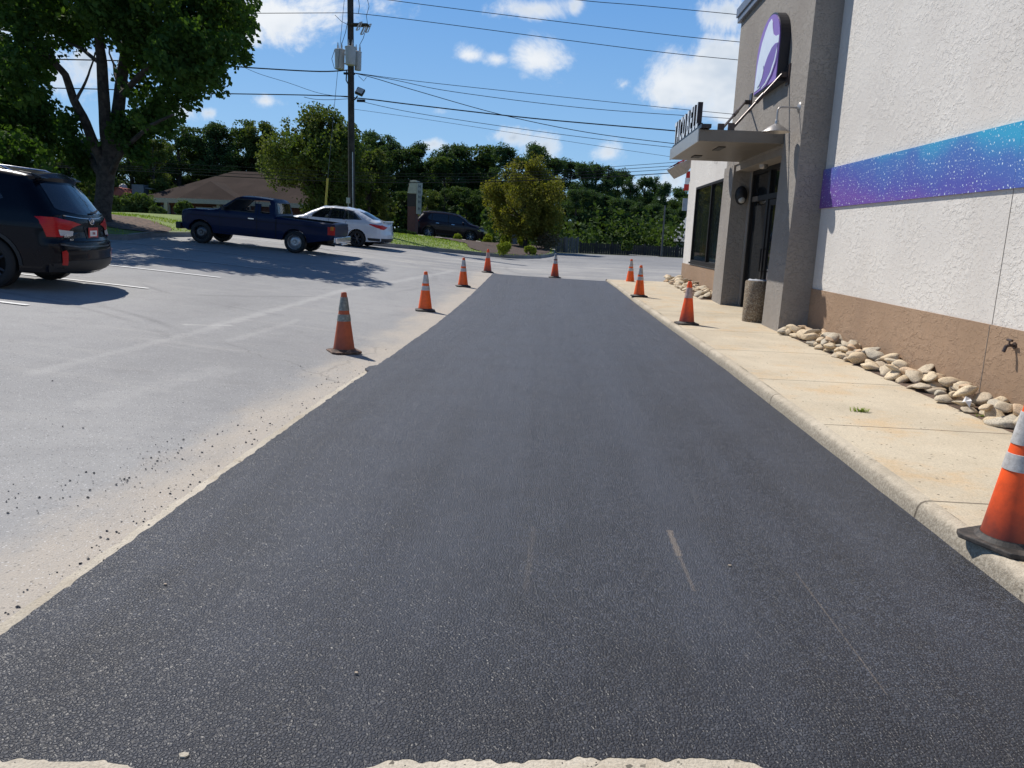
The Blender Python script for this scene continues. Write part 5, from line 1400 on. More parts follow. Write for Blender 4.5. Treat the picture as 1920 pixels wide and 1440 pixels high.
# ================================================================== foliage
def leaves(blobs, n, size, seed, gap=.0, gfreq=.5, up=.35, fill=.5, shell=True, aspect=.75):
    r = random.Random(seed); V = []; F = []
    w = [b[3]*b[4]*b[5] for b in blobs]; tot = sum(w); cum = []; s = 0
    for a in w: s += a**.8; cum.append(s)
    cnt = 0; tries = 0
    while cnt < n and tries < n*6:
        tries += 1
        q = r.random()*s; i = 0
        lo, hi = 0, len(cum)-1
        while lo < hi:
            m = (lo+hi)//2
            if cum[m] < q: lo = m+1
            else: hi = m
        b = blobs[lo]
        z = r.uniform(-1, 1); a = r.uniform(0, 6.2832); h = math.sqrt(1-z*z)
        rad = r.random()**fill if shell else r.random()**.33
        d = Vector((h*math.cos(a), h*math.sin(a), z))
        rad *= 1+.22*mnoise.noise(d*2.3+Vector((lo, seed, 0)))
        p = Vector((b[0]+d.x*b[3]*rad, b[1]+d.y*b[4]*rad, b[2]+d.z*b[5]*rad))
        if gap and mnoise.noise(p*gfreq+Vector((seed, 0, 0))) < gap-.5: continue
        nn = Vector((r.gauss(0, 1)+d.x*.5, r.gauss(0, 1)+d.y*.5, r.gauss(0, 1)+up*2)).normalized()
        t = nn.cross(Vector((r.random(), r.random(), r.random()))).normalized(); u = nn.cross(t)
        sz = size*r.uniform(.6, 1.25)
        k = len(V)
        V += [p-t*sz*.5, p+u*sz*.5*aspect-t*sz*.05, p+t*sz*.55, p-u*sz*.5*aspect-t*sz*.05]
        F.append((k, k+1, k+2, k+3)); cnt += 1
    return V, F
def leaf_obj(name, VF, mat, parent=None):
    me = bpy.data.meshes.new(name); me.from_pydata([tuple(v) for v in VF[0]], [], VF[1]); me.materials.append(mat)
    o = bpy.data.objects.new(name, me); COL.objects.link(o); o.parent = parent; return o

# -- the big shade tree on the end island
TY = 24.0
tb = at_y(203, 434, TY); TB = Vector((tb.x, TY, zi2(tb.x, TY)-.1))
tree = empty('shade_tree', TB, 0, 'large dark leafy shade tree with forked trunk standing beside the black crossover', 'tree')
def L_(pts, dy=0, dyend=0):
    out = []
    for i, (px, py, r_) in enumerate(pts):
        yy = TY+dy+dyend*i/(len(pts)-1); p = at_y(px, py, yy); out.append((p-TB, r_))
    return out
mb = MB()
limbs = [([(198, 448, .44), (196, 438, .34), (193, 424, .28), (192, 395, .26), (195, 350, .255), (201, 310, .27), (206, 280, .24)], 0, 0),
         ([(205, 290, .22), (197, 210, .17), (190, 120, .15), (188, 60, .12), (176, -10, .09), (168, -90, .05)], 0, -1.2),
         ([(208, 290, .22), (224, 190, .18), (236, 110, .16), (242, 50, .12), (258, -60, .07)], 0, 1.2),
         ([(196, 312, .18), (168, 245, .14), (142, 190, .12), (120, 140, .10), (92, 108, .08), (30, 70, .04)], 0, -2.0),
         ([(192, 330, .15), (150, 268, .11), (110, 245, .08), (50, 225, .04)], 0, 2.5),
         ([(209, 325, .10), (232, 280, .08), (280, 235, .05), (325, 215, .03)], 0, -2.5),
         ([(226, 180, .10), (275, 130, .08), (330, 90, .05), (400, 60, .03)], 0, -1.5),
         ([(190, 120, .07), (150, 90, .05), (100, 70, .03)], 0, 1), ([(142, 190, .05), (165, 140, .03), (178, 100, .02)], -1, 0), ([(228, 170, .06), (215, 130, .04), (205, 90, .02)], 0, 1.5)]
for pts, a, b in limbs:
    q = L_(pts, a, b); P_ = [p for p, _ in q]; Rr_ = [r_ for _, r_ in q]
    # finer, slightly wandering
    PP = []; RR = []
    for i in range(len(P_)-1):
        for k in range(4):
            t_ = k/4; p = P_[i].lerp(P_[i+1], t_); p = p+Vector((mnoise.noise(p*1.3), mnoise.noise(p*1.3+Vector((5, 5, 5))), 0))*.07*(1 if i+k > 0 else 0)
            PP.append(p); RR.append(Rr_[i]+(Rr_[i+1]-Rr_[i])*t_)
    PP.append(P_[-1]); RR.append(Rr_[-1]); mb.tube(PP, RR, 14)
mb.build('trunk', M['bark'], tree, world=False, smooth=True, angle=80)
bl = []
rr = random.Random(11)
for (px, py, pr) in [(400, 40, 75), (435, 85, 42), (350, 110, 66), (300, 40, 85), (392, 125, 34), (440, 20, 40), (330, 175, 42), (375, 160, 28), (285, 205, 44), (262, 150, 42), (238, 250, 36), (262, 270, 28), (415, -20, 75), (205, 0, 75), (100, 20, 85), (30, 60, 75), (20, 150, 68), (60, 210, 55), (132, 238, 34), (30, 290, 52), (108, 300, 44), (165, 325, 26), (255, 225, 40), (150, 52, 46), (60, 120, 46), (-80, 100, 120), (-80, 250, 90), (200, -70, 105), (335, -60, 85), (50, -80, 110), (300, 110, 50), (340, 20, 60), (165, 285, 22), (310, 240, 22), (345, 225, 14), (460, 50, 22), (465, 110, 16), (415, 172, 16), (330, 140, 50), (295, 180, 46), (270, 110, 40), (375, 80, 50), (255, 290, 26), (235, 215, 34), (300, 235, 36), (365, 190, 22), (20, 330, 50), (75, 255, 50), (145, 290, 36), (5, 230, 60), (250, 60, 60)]:
    r_ = pr/60
    for k in range(3 if pr > 50 else 2):
        dy = rr.uniform(-3.4, 3.4) if pr > 40 else rr.uniform(-1.5, 1.5)
        p = at_y(px+rr.uniform(-8, 8), py+rr.uniform(-8, 8), TY+dy)-TB; s_ = 1 if k == 0 else .8
        bl.append((p.x, p.y, p.z, r_*s_, r_*s_*1.1, r_*s_*.9))
leaf_obj('crown', leaves(bl, 78000, .165, 4, gap=.43, gfreq=.9, fill=.42), M['leaf_big'], tree)

# -- tree prototypes, 10 m tall
def tree_proto(kind, seed):
    r = random.Random(seed); mbt = MB(); bl = []
    if kind == 'pine':
        mbt.tube([(0, 0, -.3), (r.uniform(-.1, .1), 0, 3), (r.uniform(-.2, .2), r.uniform(-.2, .2), 6), (r.uniform(-.2, .2), 0, 9.6)], [.17, .14, .10, .03], 8)
        for i in range(46):
            h = r.uniform(.22, .99); a = r.uniform(0, 6.28); R0 = (.25+1.75*min(1, (1-h)*2.0))*(r.random()**.6)
            c = (math.cos(a)*R0, math.sin(a)*R0, h*9.5); q = r.uniform(.45, .9)
            bl.append(c+(q*1.05, q*1.05, q*.85))
            if i % 2: mbt.tube([(0, 0, c[2]-.35), (c[0]*.9, c[1]*.9, c[2]-.05)], [.035, .012], 5)
        lv = leaves(bl, 12500, .20, seed, gap=.33, gfreq=1.3, fill=.5, aspect=.5); m1, m2 = M['barkp'], M['leaf_pine']
    else:
        mbt.tube([(0, 0, -.3), (.05, 0, 2), (r.uniform(-.3, .3), r.uniform(-.3, .3), 5), (0, 0, 8.3)], [.24, .19, .12, .03], 8)
        for i in range(26):
            a = r.uniform(0, 6.28); h = r.uniform(.16, .95); R0 = 2.35*math.sqrt(max(.05, 1-((h-.5)/.55)**2))*(r.random()**.5)
            q = r.uniform(.65, 1.15); bl.append((math.cos(a)*R0, math.sin(a)*R0, h*9.3, q, q, q*.85))
            if i % 2: mbt.tube([(0, 0, max(1.5, h*9-1.6)), (math.cos(a)*R0*.8, math.sin(a)*R0*.8, h*9.1)], [.06, .015], 5)
        lv = leaves(bl, 14000, .21, seed, gap=.35, gfreq=.9, fill=.5); m1, m2 = M['bark'], M['leaf_dark' if kind == 'dark' else 'leaf_mid']
    e = empty(kind+'_tree' if kind == 'pine' else 'broadleaf_tree', (0, 0, 0))
    mbt.build('trunk', m1, e, world=False, smooth=True); leaf_obj('crown', lv, m2, e)
    return e
PR = {'pine': [tree_proto('pine', s_) for s_ in (1, 2, 3, 4)], 'dark': [tree_proto('dark', s_) for s_ in (5, 6, 7)], 'mid': [tree_proto('mid', s_) for s_ in (8, 9)]}
used = set(); rt = random.Random(21)
LBL = {'pine': 'tall dark pine in the woods behind the street', 'dark': 'dark green hardwood tree in the woods behind the street', 'mid': 'lighter green leafy tree at the edge of the woods'}
def put_tree(kind, px, top, y, wide=1.0, label=None, group=True):
    i = rt.randrange(len(PR[kind])); pr = PR[kind][i]
    p = at_y(px, top-(10 if y > 63 else 0), y); zb = zt(p.x, y); H = (p.z-zb)/9.75
    if (kind, i) in used: e = copy_tree(pr)
    else: e = pr; used.add((kind, i))
    e.location = (p.x, y, zb); e.scale = (H*wide, H*wide, H); e.rotation_euler = (0, 0, rt.uniform(0, 6.28))
    e['label'] = label or LBL[kind]; e['category'] = 'tree'
    if group: e['group'] = {'pine': 'pines in the background woods', 'dark': 'hardwoods in the background woods', 'mid': 'light trees along the woods edge'}[kind]
    return e
TL = [  # kind, px, top y, depth, width factor : skyline from left to right
 ('dark', -60, 200, 62, 1.2), ('dark', 15, 215, 58, 1.3), ('mid', 70, 250, 52, 1.3), ('dark', 120, 235, 66, 1.3), ('dark', 175, 250, 60, 1.2), ('dark', 240, 245, 64, 1.3), ('mid', 285, 252, 62, 1.2), ('dark', 330, 240, 76, 1.2), ('dark', 372, 238, 77, 1.1), ('pine', 405, 236, 76, 1.1), ('dark', 445, 226, 77, 1.2), ('mid', 470, 225, 76, 1.1), ('dark', 498, 262, 77, 1.2),
 ('dark', 540, 245, 76, 1.2), ('dark', 665, 248, 64, 1.2), ('pine', 700, 250, 68, 1.2), ('pine', 728, 262, 66, 1.2), ('dark', 757, 276, 66, 1.2), ('pine', 785, 272, 68, 1.2), ('dark', 810, 296, 66, 1.2), ('pine', 838, 280, 68, 1.3), ('pine', 862, 276, 70, 1.3), ('dark', 890, 274, 70, 1.3), ('pine', 920, 288, 72, 1.2), ('pine', 948, 278, 66, 1.1), ('pine', 1005, 274, 66, 1.1), ('pine', 975, 300, 66, 1.2), ('pine', 1040, 300, 68, 1.2), ('pine', 1068, 306, 70, 1.2), ('pine', 1096, 310, 66, 1.1), ('pine', 1118, 312, 68, 1.2), ('pine', 1142, 320, 66, 1.1), ('pine', 1163, 324, 70, 1.1), ('pine', 1185, 338, 66, 1.0), ('pine', 1212, 338, 68, 1.1), ('pine', 1248, 348, 66, .95), ('dark', 1272, 372, 64, 1.0), ('pine', 1300, 380, 70, 1.1),
 # second, nearer and lower rank
 ('dark', 690, 330, 58, 1.3), ('mid', 720, 350, 56, 1.2), ('dark', 752, 355, 60, 1.3), ('mid', 800, 352, 58, 1.3), ('dark', 835, 350, 60, 1.3), ('dark', 875, 345, 61, 1.4), ('dark', 910, 350, 62, 1.3), ('pine', 1085, 350, 60, 1.5), ('dark', 1058, 372, 62, 1.3), ('pine', 1110, 355, 61, 1.5), ('pine', 1132, 362, 62, 1.5), ('pine', 1156, 368, 60, 1.5), ('pine', 1178, 372, 62, 1.5), ('pine', 1200, 378, 60, 1.5), ('pine', 1226, 380, 62, 1.5), ('pine', 1252, 388, 60, 1.5), ('dark', 1262, 415, 58, 1.3), ('pine', 1280, 385, 62, 1.4), ('pine', 1232, 340, 69, 1.0),
 ('dark', 520, 310, 76, 1.4), ('dark', 560, 310, 76, 1.4), ('mid', 30, 320, 50, 1.3), ('mid', 110, 325, 50, 1.2), ('mid', 165, 335, 52, 1.2), ('dark', 300, 300, 77, 1.4), ('dark', 420, 300, 78, 1.3), ('dark', 360, 310, 77, 1.4), ('dark', 480, 300, 78, 1.3)]
for a_ in TL: put_tree(*a_)
# back rank closes the gaps low down
for i in range(26):
    px = -80+i*56; 
    base = 268 if px < 560 else (292 if px < 900 else 318+(px-900)*.11)
    put_tree('dark' if i % 2 else 'pine', px+rt.uniform(-12, 12), base+rt.uniform(0, 22), rt.uniform(78, 90), 1.5)
# undergrowth: a continuous mass no one could count
ub = []
for i in range(150):
    px = -120+i*9.7; y = rt.uniform(49, 66) if px > 900 else rt.uniform(58, 66) if px > 640 else rt.uniform(73, 82); p = at_y(px, 430, y); h = rt.uniform(.9, 2.4)
    ub.append((p.x, y, zt(p.x, y)+h*.5, rt.uniform(.9, 1.7), rt.uniform(.8, 1.3), h))
o = leaf_obj('undergrowth', leaves(ub, 30000, .30, 77, fill=.5), M['leaf_dark']); tag(o, 'dark undergrowth along the foot of the woods', 'undergrowth', kind='stuff')

# -- feature trees and shrubs
def blob_tree(name, base, crown_c, rx, rz, n, size, mat, label, cat='tree', seed=1, trunk=.12, nb=26, gap=.36, trunkmat='bark', skirt=.0):
    e = empty(name, base, 0, label, cat); r = random.Random(seed); bl = []; mbt = MB()
    c = Vector(crown_c)-Vector(base)
    for i in range(nb):
        z = r.uniform(-1, 1); a = r.uniform(0, 6.28); h = math.sqrt(1-z*z)*(r.random()**.4)
        q = rx*r.uniform(.22, .40)
        bl.append((c.x+h*math.cos(a)*rx*.78, c.y+h*math.sin(a)*rx*.78, c.z+z*rz*.76-skirt*h, q, q, q*.85))
    mbt.tube([(0, 0, -.2), (0, 0, c.z*.45), (c.x*.5, c.y*.5, c.z*.9)], [trunk, trunk*.85, trunk*.5], 10)
    for b in bl[::2]: mbt.tube([(0, 0, c.z*.5), ((b[0])*.5, b[1]*.5, (c.z*.6+b[2])/2), b[:3]], [trunk*.4, trunk*.25, .01], 6)
    mbt.build('trunk', M[trunkmat], e, world=False, smooth=True); leaf_obj('crown', leaves(bl, n, size, seed, gap=gap, gfreq=1.1, fill=.5), M[mat], e); return e
def gpt(px, py, y): p = at_y(px, py, y); return Vector((p.x, y, zt(p.x, y)))
b = gpt(985, 455, 43.5); c = at_y(988, 368, 43.5)
blob_tree('olive_tree', b, c, 2.75, 2.15, 42000, .12, 'leaf_olive', 'rounded olive green tree on the planted island right of centre', seed=31, nb=40, trunk=.13, gap=.40, skirt=.5)
b = gpt(600, 430, 49); c = at_y(598, 318, 49); 
blob_tree('tulip_tree', b, c, 4.1, 3.6, 42000, .18, 'leaf_mid', 'broad light green tree beyond the utility pole, behind the brown roof', seed=33, nb=44, trunk=.25)
b = gpt(690, 430, 52); c = at_y(690, 345, 52)
blob_tree('leafy_tree', b, c, 2.0, 2.6, 12000, .18, 'leaf_mid', 'small leafy tree immediately right of the utility pole', seed=35, nb=20, trunk=.15)
def shrub(px, py, rpx, y, mat, label, cat='shrub', n=2600, size=.07, name='round_shrub', group=None, rz=1.0):
    p = at_y(px, py, y); r_ = rpx*y/FPX; z0 = zisl(p.x, y) if y < 46 and px > 700 else zt(p.x, y)
    e = empty(name, (p.x, y, z0), 0, label, cat, group); r = random.Random(int(px)); bl = []
    for i in range(9):
        a = r.uniform(0, 6.28); q = r_*r.uniform(.35, .6); bl.append((math.cos(a)*r_*.5, math.sin(a)*r_*.5, r_*rz*r.uniform(.30, 1.2), q, q, q*rz))
    bl.append((0, 0, r_*.72*rz, r_*.85, r_*.85, r_*.8*rz))
    mbt = MB()
    for i in range(5): a = i*1.25; mbt.tube([(0, 0, -.05), (math.cos(a)*r_*.3, math.sin(a)*r_*.3, r_)], [.02, .008], 5)
    mbt.build('stem', M['bark'], e, world=False); leaf_obj('foliage', leaves(bl, n, size, int(px), gap=.3, gfreq=4, fill=.35), M[mat], e); return e
def dep(px, py): return hit(px, py, .2).y
for px, py, rp, lab in ((944, 476, 14, 'yellow green round shrub nearest the kerb in the mulch bed'), (949, 462, 13, 'round shrub directly behind the nearest one in the mulch bed'), (981, 463, 12, 'round lime shrub right of the grey pedestal'), (994, 475, 11, 'small bright lime shrub at the right of the mulch bed'), (916, 452, 10, 'round yellow green shrub at the nose of the plum crossover'), (858, 449, 9, 'small yellow shrub in front of the plum crossover')):
    shrub(px, py, rp, min(45, dep(px, py)), 'leaf_lime', lab, group='round shrubs on the planted island')
shrub(752, 440, 13, 46, 'leaf_bush', 'clipped low hedge behind the white sedan and the lawn', 'hedge', name='hedge', n=3600, rz=.7)
shrub(770, 440, 10, 46, 'leaf_dark', 'darker half of the low hedge beside the plum crossover', 'hedge', name='hedge', n=2200, rz=.8)
shrub(1026, 466, 24, 43, 'leaf_dry', 'spiky grey brown shrub behind the end of the planted island', 'shrub', name='dry_shrub', n=1700, size=.10)
shrub(1176, 474, 11, 45.6, 'leaf_bush', 'upright green bush in front of the dark fence', 'bush', name='upright_bush', n=1600, size=.12, rz=1.0)
for px, py, rp, y, lab in ((225, 408, 26, 49, 'leafy bush right of the shade tree trunk by the street'), (258, 408, 33, 50, 'large leafy bush left of the brown roofed building'), (296, 412, 15, 48, 'low spreading bush before the left end of the brown roofed building'), (344, 410, 18, 50, 'conical bush in front of the brown roofed building'), (385, 414, 16, 50, 'small bush just above the pickup hood')):
    shrub(px, py, rp, y, 'leaf_bush', lab, 'bush', name='leafy_bush', n=4200, size=.15, rz=1.15 if px in (262, 344) else .8)

# grass blades on the lawns (uncountable)
def blades():
    r = random.Random(9); V = []; F = []
    def inside(x, y, P):
        c = False; j = len(P)-1
        for i in range(len(P)):
            if (P[i][1] > y) != (P[j][1] > y) and x < (P[j][0]-P[i][0])*(y-P[i][1])/(P[j][1]-P[i][1])+P[i][0]: c = not c
            j = i
        return c
    for P, zf, n, x0, x1, y0, y1 in ((isl, zisl, 17000, -15, 0, 28, 44), (isl2, zi2, 9000, -17, -10, 20, 34)):
        k = 0
        while k < n:
            x, y = r.uniform(x0, x1), r.uniform(y0, y1); k += 1
            if not inside(x, y, P) or inside(x, y, mul): continue
            if P is isl2 and math.hypot(x-TB.x, y-TB.y) < 2.6+mnoise.noise(Vector((x, y, 0)))*2: continue
            z = zf(x, y); a = r.uniform(0, 6.28); h = r.uniform(.03, .08); w = .02
            i = len(V); V += [(x-math.cos(a)*w, y-math.sin(a)*w, z-.005), (x+math.cos(a)*w, y+math.sin(a)*w, z-.005), (x+r.uniform(-.04, .04), y+r.uniform(-.04, .04), z+h)]; F.append((i, i+1, i+2))
    return leaf_obj('lawn_grass', (V, F), M['grass'])
tag(blades(), 'short grass blades over the lawn islands', 'grass', kind='stuff')
# bare earth and roots under the shade tree, leaf litter
S(sheet('bare_earth', smoothline([(TB.x-3, TB.y-1.4), (TB.x+.6, TB.y-1.5), (TB.x+1.7, TB.y-.6), (TB.x+1.6, TB.y+1.4), (TB.x, TB.y+2.4), (TB.x-3, TB.y+2)], 2), M['dirt'], off=.02, step=.4, zf=lambda x, y: zi2(x, y)+.04*mnoise.noise(Vector((x*2, y*2, 0)))))

# ================================================================== street furniture and far things
YP = 36.0
pb = at_y(660, 460, YP); PB = Vector((pb.x, YP, zt(pb.x, YP)+.1))
up_ = empty('utility_pole', PB, 0, 'tall dark wooden utility pole rising behind the white sedan', 'utility pole')
def W_(px, py, y=YP): return at_y(px, py, y)
mb = MB(); top = W_(656, -130); mb.tube([PB+Vector((0, 0, -.3)), W_(659, 300), W_(657, 0), top], [.165, .15, .135, .12], 16); mb.build('pole', M['wood_pole'], up_, smooth=True)
def can(px, y0_, y1_, dy, wpx):
    c0, c1 = W_(px, y1_, YP+dy), W_(px, y0_, YP+dy); r_ = wpx/2*YP/FPX; T = Matrix.Translation(c0); h = c1.z-c0.z
    mb = MB(); mb.lathe([(.001, 0), (r_*.86, 0), (r_*.9, .02), (r_, h*.93), (r_*1.05, h*.93), (r_*1.05, h*.97), (r_*.7, h), (.001, h)], 24, M=T); o = mb.build('transformer', M['transf'], up_, smooth=True)
    mb = MB()
    for dx in (-.08, .09): mb.lathe([(.03, h), (.045, h+.05), (.03, h+.08), (.045, h+.12), (.03, h+.16), (.015, h+.28), (.001, h+.28)], 10, M=T @ Matrix.Translation((dx, 0, 0)))
    mb.build('bushing', M['ceramic'], o, smooth=True)
    mb = MB()
    for z in (h*.3, h*.75): mb.tube([c0+Vector((0, 0, z)), Vector((PB.x, YP, c0.z+z))], .03)
    mb.build('bracket', M['steel'], o)
can(637, 92, 130, -.15, 18); can(657, 87, 122, -.45, 19); can(671, 96, 132, .15, 13)
fl = MB(); c = W_(675, 172, YP-.5); rot = Matrix.Rotation(R(20), 3, 'Y') @ Matrix.Rotation(R(-35), 3, 'X')
fl.box(c, (.36, .14, .34), 0, rot); f_ = fl.build('floodlight', M['blackm'], up_, bevel=.02)
fl = MB(); fl.box(c+rot @ Vector((0, -.075, 0)), (.28, .01, .26), 0, rot); fl.build('lens', M['lamp_glass'], f_)
fl = MB(); fl.tube([W_(659, 190), W_(666, 186, YP-.3), W_(670, 180, YP-.5)], .03); fl.box(W_(677, 189, YP-.4), (.36, .12, .10)); fl.build('bracket', M['blackm'], f_)
mb = MB(); mb.tube([W_(661, 285, YP-.16), W_(661.5, 372, YP-.17), W_(662, 400, YP-.17)], .022); mb.build('conduit', M['steel'], up_, smooth=True)
mb = MB(); mb.box(W_(653, 376, YP-.22), (.16, .12, .26)); mb.tube([W_(653, 378, YP-.22), W_(653, 430, YP-.22)], .02); mb.build('meter_box', M['transf'], up_)
mb = MB(); mb.tube([W_(650, 133), W_(650, 136), W_(649, 150), W_(652, 156), W_(656, 157)], .028); mb.box(W_(655, 138), (.5, .12, .08)); mb.build('service_head', M['blackm'], up_)
for i, (dx, dy) in enumerate(((672, 50), (680, 58), (689, 54))):
    mb = MB(); a_, b_ = W_(dx+3, dy-8, YP-.3+.2*i), W_(dx-4, dy+7, YP-.3+.2*i); mb.tube([a_, b_], .035); mb.tube([a_+Vector((.10, 0, .03)), b_+Vector((.12, 0, .03))], .022); mb.tube([a_, a_+Vector((.10, 0, .03))], .02); mb.tube([b_, b_+Vector((.12, 0, .03))], .02); mb.build('fuse_cutout', M['ceramic'], up_, smooth=True)
mb = MB(); mb.box2((PB.x-.1, YP-.3, W_(660, 46).z-.05), (W_(692, 50).x, YP+.2, W_(660, 46).z+.0)); mb.build('cutout_arm', M['wood_pole'], up_)
for pts in ([(672, 25), (674, 12), (671, -10)], [(689, 45), (687, 30), (692, 12), (688, -5)], [(684, 62), (681, 72), (674, 85)], [(640, 85), (648, 60), (652, 40)], [(628, 92), (622, 110), (627, 128), (640, 133)], [(628, 28), (640, 40), (652, 46)], [(672, 142), (682, 152), (687, 145)]):
    mb = MB(); mb.tube([W_(a, b_, YP-.25) for a, b_ in pts], .012, 6); mb.build('jumper_wire', M['wire'], up_, smooth=True)
# guy wire with its yellow guard
mb = MB(); g0, g1 = W_(607, 415, YP-1.5), W_(651, -60, YP); gm = g0.lerp(g1, .173); mb.tube([g0, g1], .010, 6); gw = mb.build('guy_wire', M['wiregrey']); tag(gw, 'slanting guy wire running down from the utility pole to its left', 'guy wire')
mb = MB(); mb.tube([g0+Vector((0, 0, -.5)), gm], .045, 10); gg = mb.build('guard', M['yellow'], smooth=True); gg.parent = gw
# wires -------------------------------------------------------------
def wire(pts, r_, label, y0=YP, y1=None, mat='wire'):
    P_ = []
    n = len(pts)
    def cr(i, t, k):
        p0, p1, p2, p3 = pts[max(i-1, 0)][k], pts[i][k], pts[i+1][k], pts[min(i+2, n-1)][k]
        return .5*((2*p1)+(-p0+p2)*t+(2*p0-5*p1+4*p2-p3)*t*t+(-p0+3*p1-3*p2+p3)*t**3)
    for i in range(n-1):
        for k in range(6): P_.append((cr(i, k/6, 0), cr(i, k/6, 1)))
    P_.append(pts[-1]); m = len(P_)
    W3 = [at_y(a, b_, y0+((y1 if y1 else y0)-y0)*i/(m-1)) for i, (a, b_) in enumerate(P_)]
    mb = MB(); mb.tube(W3, r_, 6); tag(mb.build('power_line', M[mat], smooth=True), label, 'power line', 'overhead lines across the lot and street')
wire([(-60, 30), (300, 26), (657, 24)], .014, 'highest line left of the utility pole')
wire([(657, 24), (780, 38), (1200, 93), (1390, 113), (1560, 130)], .014, 'line from high on the pole to the middle of the grey tower')
wire([(560, -30), (730, 0), (1200, 59), (1390, 79), (1560, 95)], .014, 'overhead line crossing the clouds above the pole to tower line')
wire([(900, -25), (1085, 0), (1200, 10), (1390, 28), (1560, 45)], .014, 'uppermost overhead line at the top right of the sky')
wire([(-60, 108), (300, 116), (485, 128), (600, 134), (657, 131)], .028, 'thick cable left of the utility pole below its transformers')
wire([(440, 118), (485, 138), (540, 155), (600, 175), (657, 183)], .010, 'thin sagging wire left of the pole between the two thick cables')
wire([(-60, 162), (180, 167), (350, 174), (560, 178), (657, 181)], .024, 'lower thick cable left of the utility pole')
wire([(570, 182), (590, 186), (620, 187), (657, 185)], .012, 'short slack cable loop left of the pole')
wire([(659, 136), (780, 152), (1000, 176), (1200, 197), (1374, 214), (1500, 225)], .012, 'upper of two thin lines reaching the tower above the canopy')
wire([(659, 136), (740, 150), (850, 172), (1100, 203), (1366, 222), (1500, 233)], .013, 'lower of two thin lines reaching the tower above the canopy')
wire([(659, 136), (700, 146), (780, 170), (940, 215), (1100, 248), (1262, 269), (1400, 283)], .016, 'line that falls steeply from the transformers towards the canopy')
wire([(659, 183), (700, 187), (780, 197), (1000, 222), (1262, 245), (1400, 258)], .027, 'thickest cable running from the floodlight to the letter sign')
wire([(672, 189), (780, 212), (1000, 245), (1200, 270), (1400, 290)], .012, 'thin line just below the thickest cable on the right')
wire([(659, 204), (800, 224), (1000, 255), (1258, 294), (1400, 312)], .008, 'faintest line right of the pole, ending at the canopy corner')
wire([(-60, 292), (230, 303), (430, 312), (658, 323), (850, 326), (1000, 322), (1200, 309), (1290, 302), (1400, 292)], .012, 'top line of the low street lines in front of the woods', 39)
wire([(-60, 300), (230, 311), (430, 320), (658, 329), (850, 331), (1000, 328), (1200, 315), (1290, 309), (1400, 300)], .014, 'second of the low street lines in front of the woods', 39)
wire([(-60, 303), (230, 315), (430, 325), (658, 336), (850, 337), (1000, 333), (1200, 321), (1290, 315), (1400, 306)], .014, 'third of the low street lines in front of the woods', 39)
wire([(-60, 305), (230, 319), (430, 331), (658, 341), (850, 342), (1000, 338), (1200, 328), (1290, 322), (1400, 314)], .022, 'lowest and thickest street line in front of the woods', 39)

# brown roofed building
def Hs(px, py, y=58.): return at_y(px, py, y)
hb = Hs(440, 400); hz = zt(hb.x, 58)-.2
hs = empty('brown_roofed_building', (hb.x, 58, hz), 0, 'low brick building with brown hipped shingle roof and cream fascia across the street', 'building')
xa, xb = Hs(282, 380).x, Hs(640, 380).x; ez = Hs(275, 371).z; ez2 = ez
mb = MB(); mb.box2((xa+.5, 58.6, hz-.5), (xb-.4, 70, ez-.1)); mb.build('wall', M['brick'], hs)
e0, e1 = Hs(266, 375).x, xb+.4; az = Hs(455, 321, 64).z; r0, r1 = Hs(440, 322, 64).x, Hs(520, 322, 64).x
mb = MB(); mb.add([(e0, 57.6, ez), (e1, 57.6, ez), (e1, 71, ez), (e0, 71, ez), (r0, 64, az), (r1, 64, az)], [(0, 1, 5, 4), (1, 2, 5), (2, 3, 4, 5), (3, 0, 4)])
mb.build('roof', M['shingle'], hs)
g0, g1, gp_ = Hs(330, 377, 56).x, Hs(446, 380, 56).x, (Hs(388, 341, 58))
mb = MB(); mb.add([(g0, 56.3, ez+.02), (g1, 56.3, ez+.02), (gp_.x, 58.6, gp_.z+.1), (gp_.x, 62.5, gp_.z+.1), (g0-.1, 60, ez+.02), (g1+.1, 60, ez+.02)], [(0, 1, 2), (0, 2, 3, 4), (1, 5, 3, 2)]); mb.build('porch_roof', M['shingle'], hs)
mb = MB(); mb.box2((e0, 57.52, ez-.30), (g0, 57.62, ez+.03)); mb.box2((g1, 57.52, ez-.30), (e1, 57.62, ez+.03)); mb.box2((g0, 56.2, ez-.30), (g1, 56.3, ez+.03)); mb.box2((e0, 57.6, ez-.06), (e1, 58.6, ez-.02)); mb.build('fascia', M['fascia'], hs)
for px0, px1, y0_, y1_, m_ in ((293, 303, 384, 404, 'glass_dark'), (305, 318, 384, 404, 'greypanel'), (367, 397, 389, 404, 'paper'), (399, 411, 388, 404, 'paper'), (327, 336, 384, 400, 'sidingg')):
    a_, b_ = Hs(px0, y1_, 58.4), Hs(px1, y0_, 58.4); mb = MB(); mb.box2((a_.x, 58.45, a_.z), (b_.x, 58.58, b_.z)); mb.build('window', M[m_], hs)
for px in (312, 345, 410):
    a_ = Hs(px, 390, 56.6); mb = MB(); mb.box2((a_.x-.12, 56.5, hz), (a_.x+.12, 56.8, ez-.3)); mb.build('post', M['fascia'], hs)
a_ = Hs(310, 352, 66); mb = MB(); mb.box2((a_.x-.5, 66, a_.z-1.5), (a_.x+.5, 66.6, a_.z)); mb.build('roof_vent', M['sidingg'], hs)
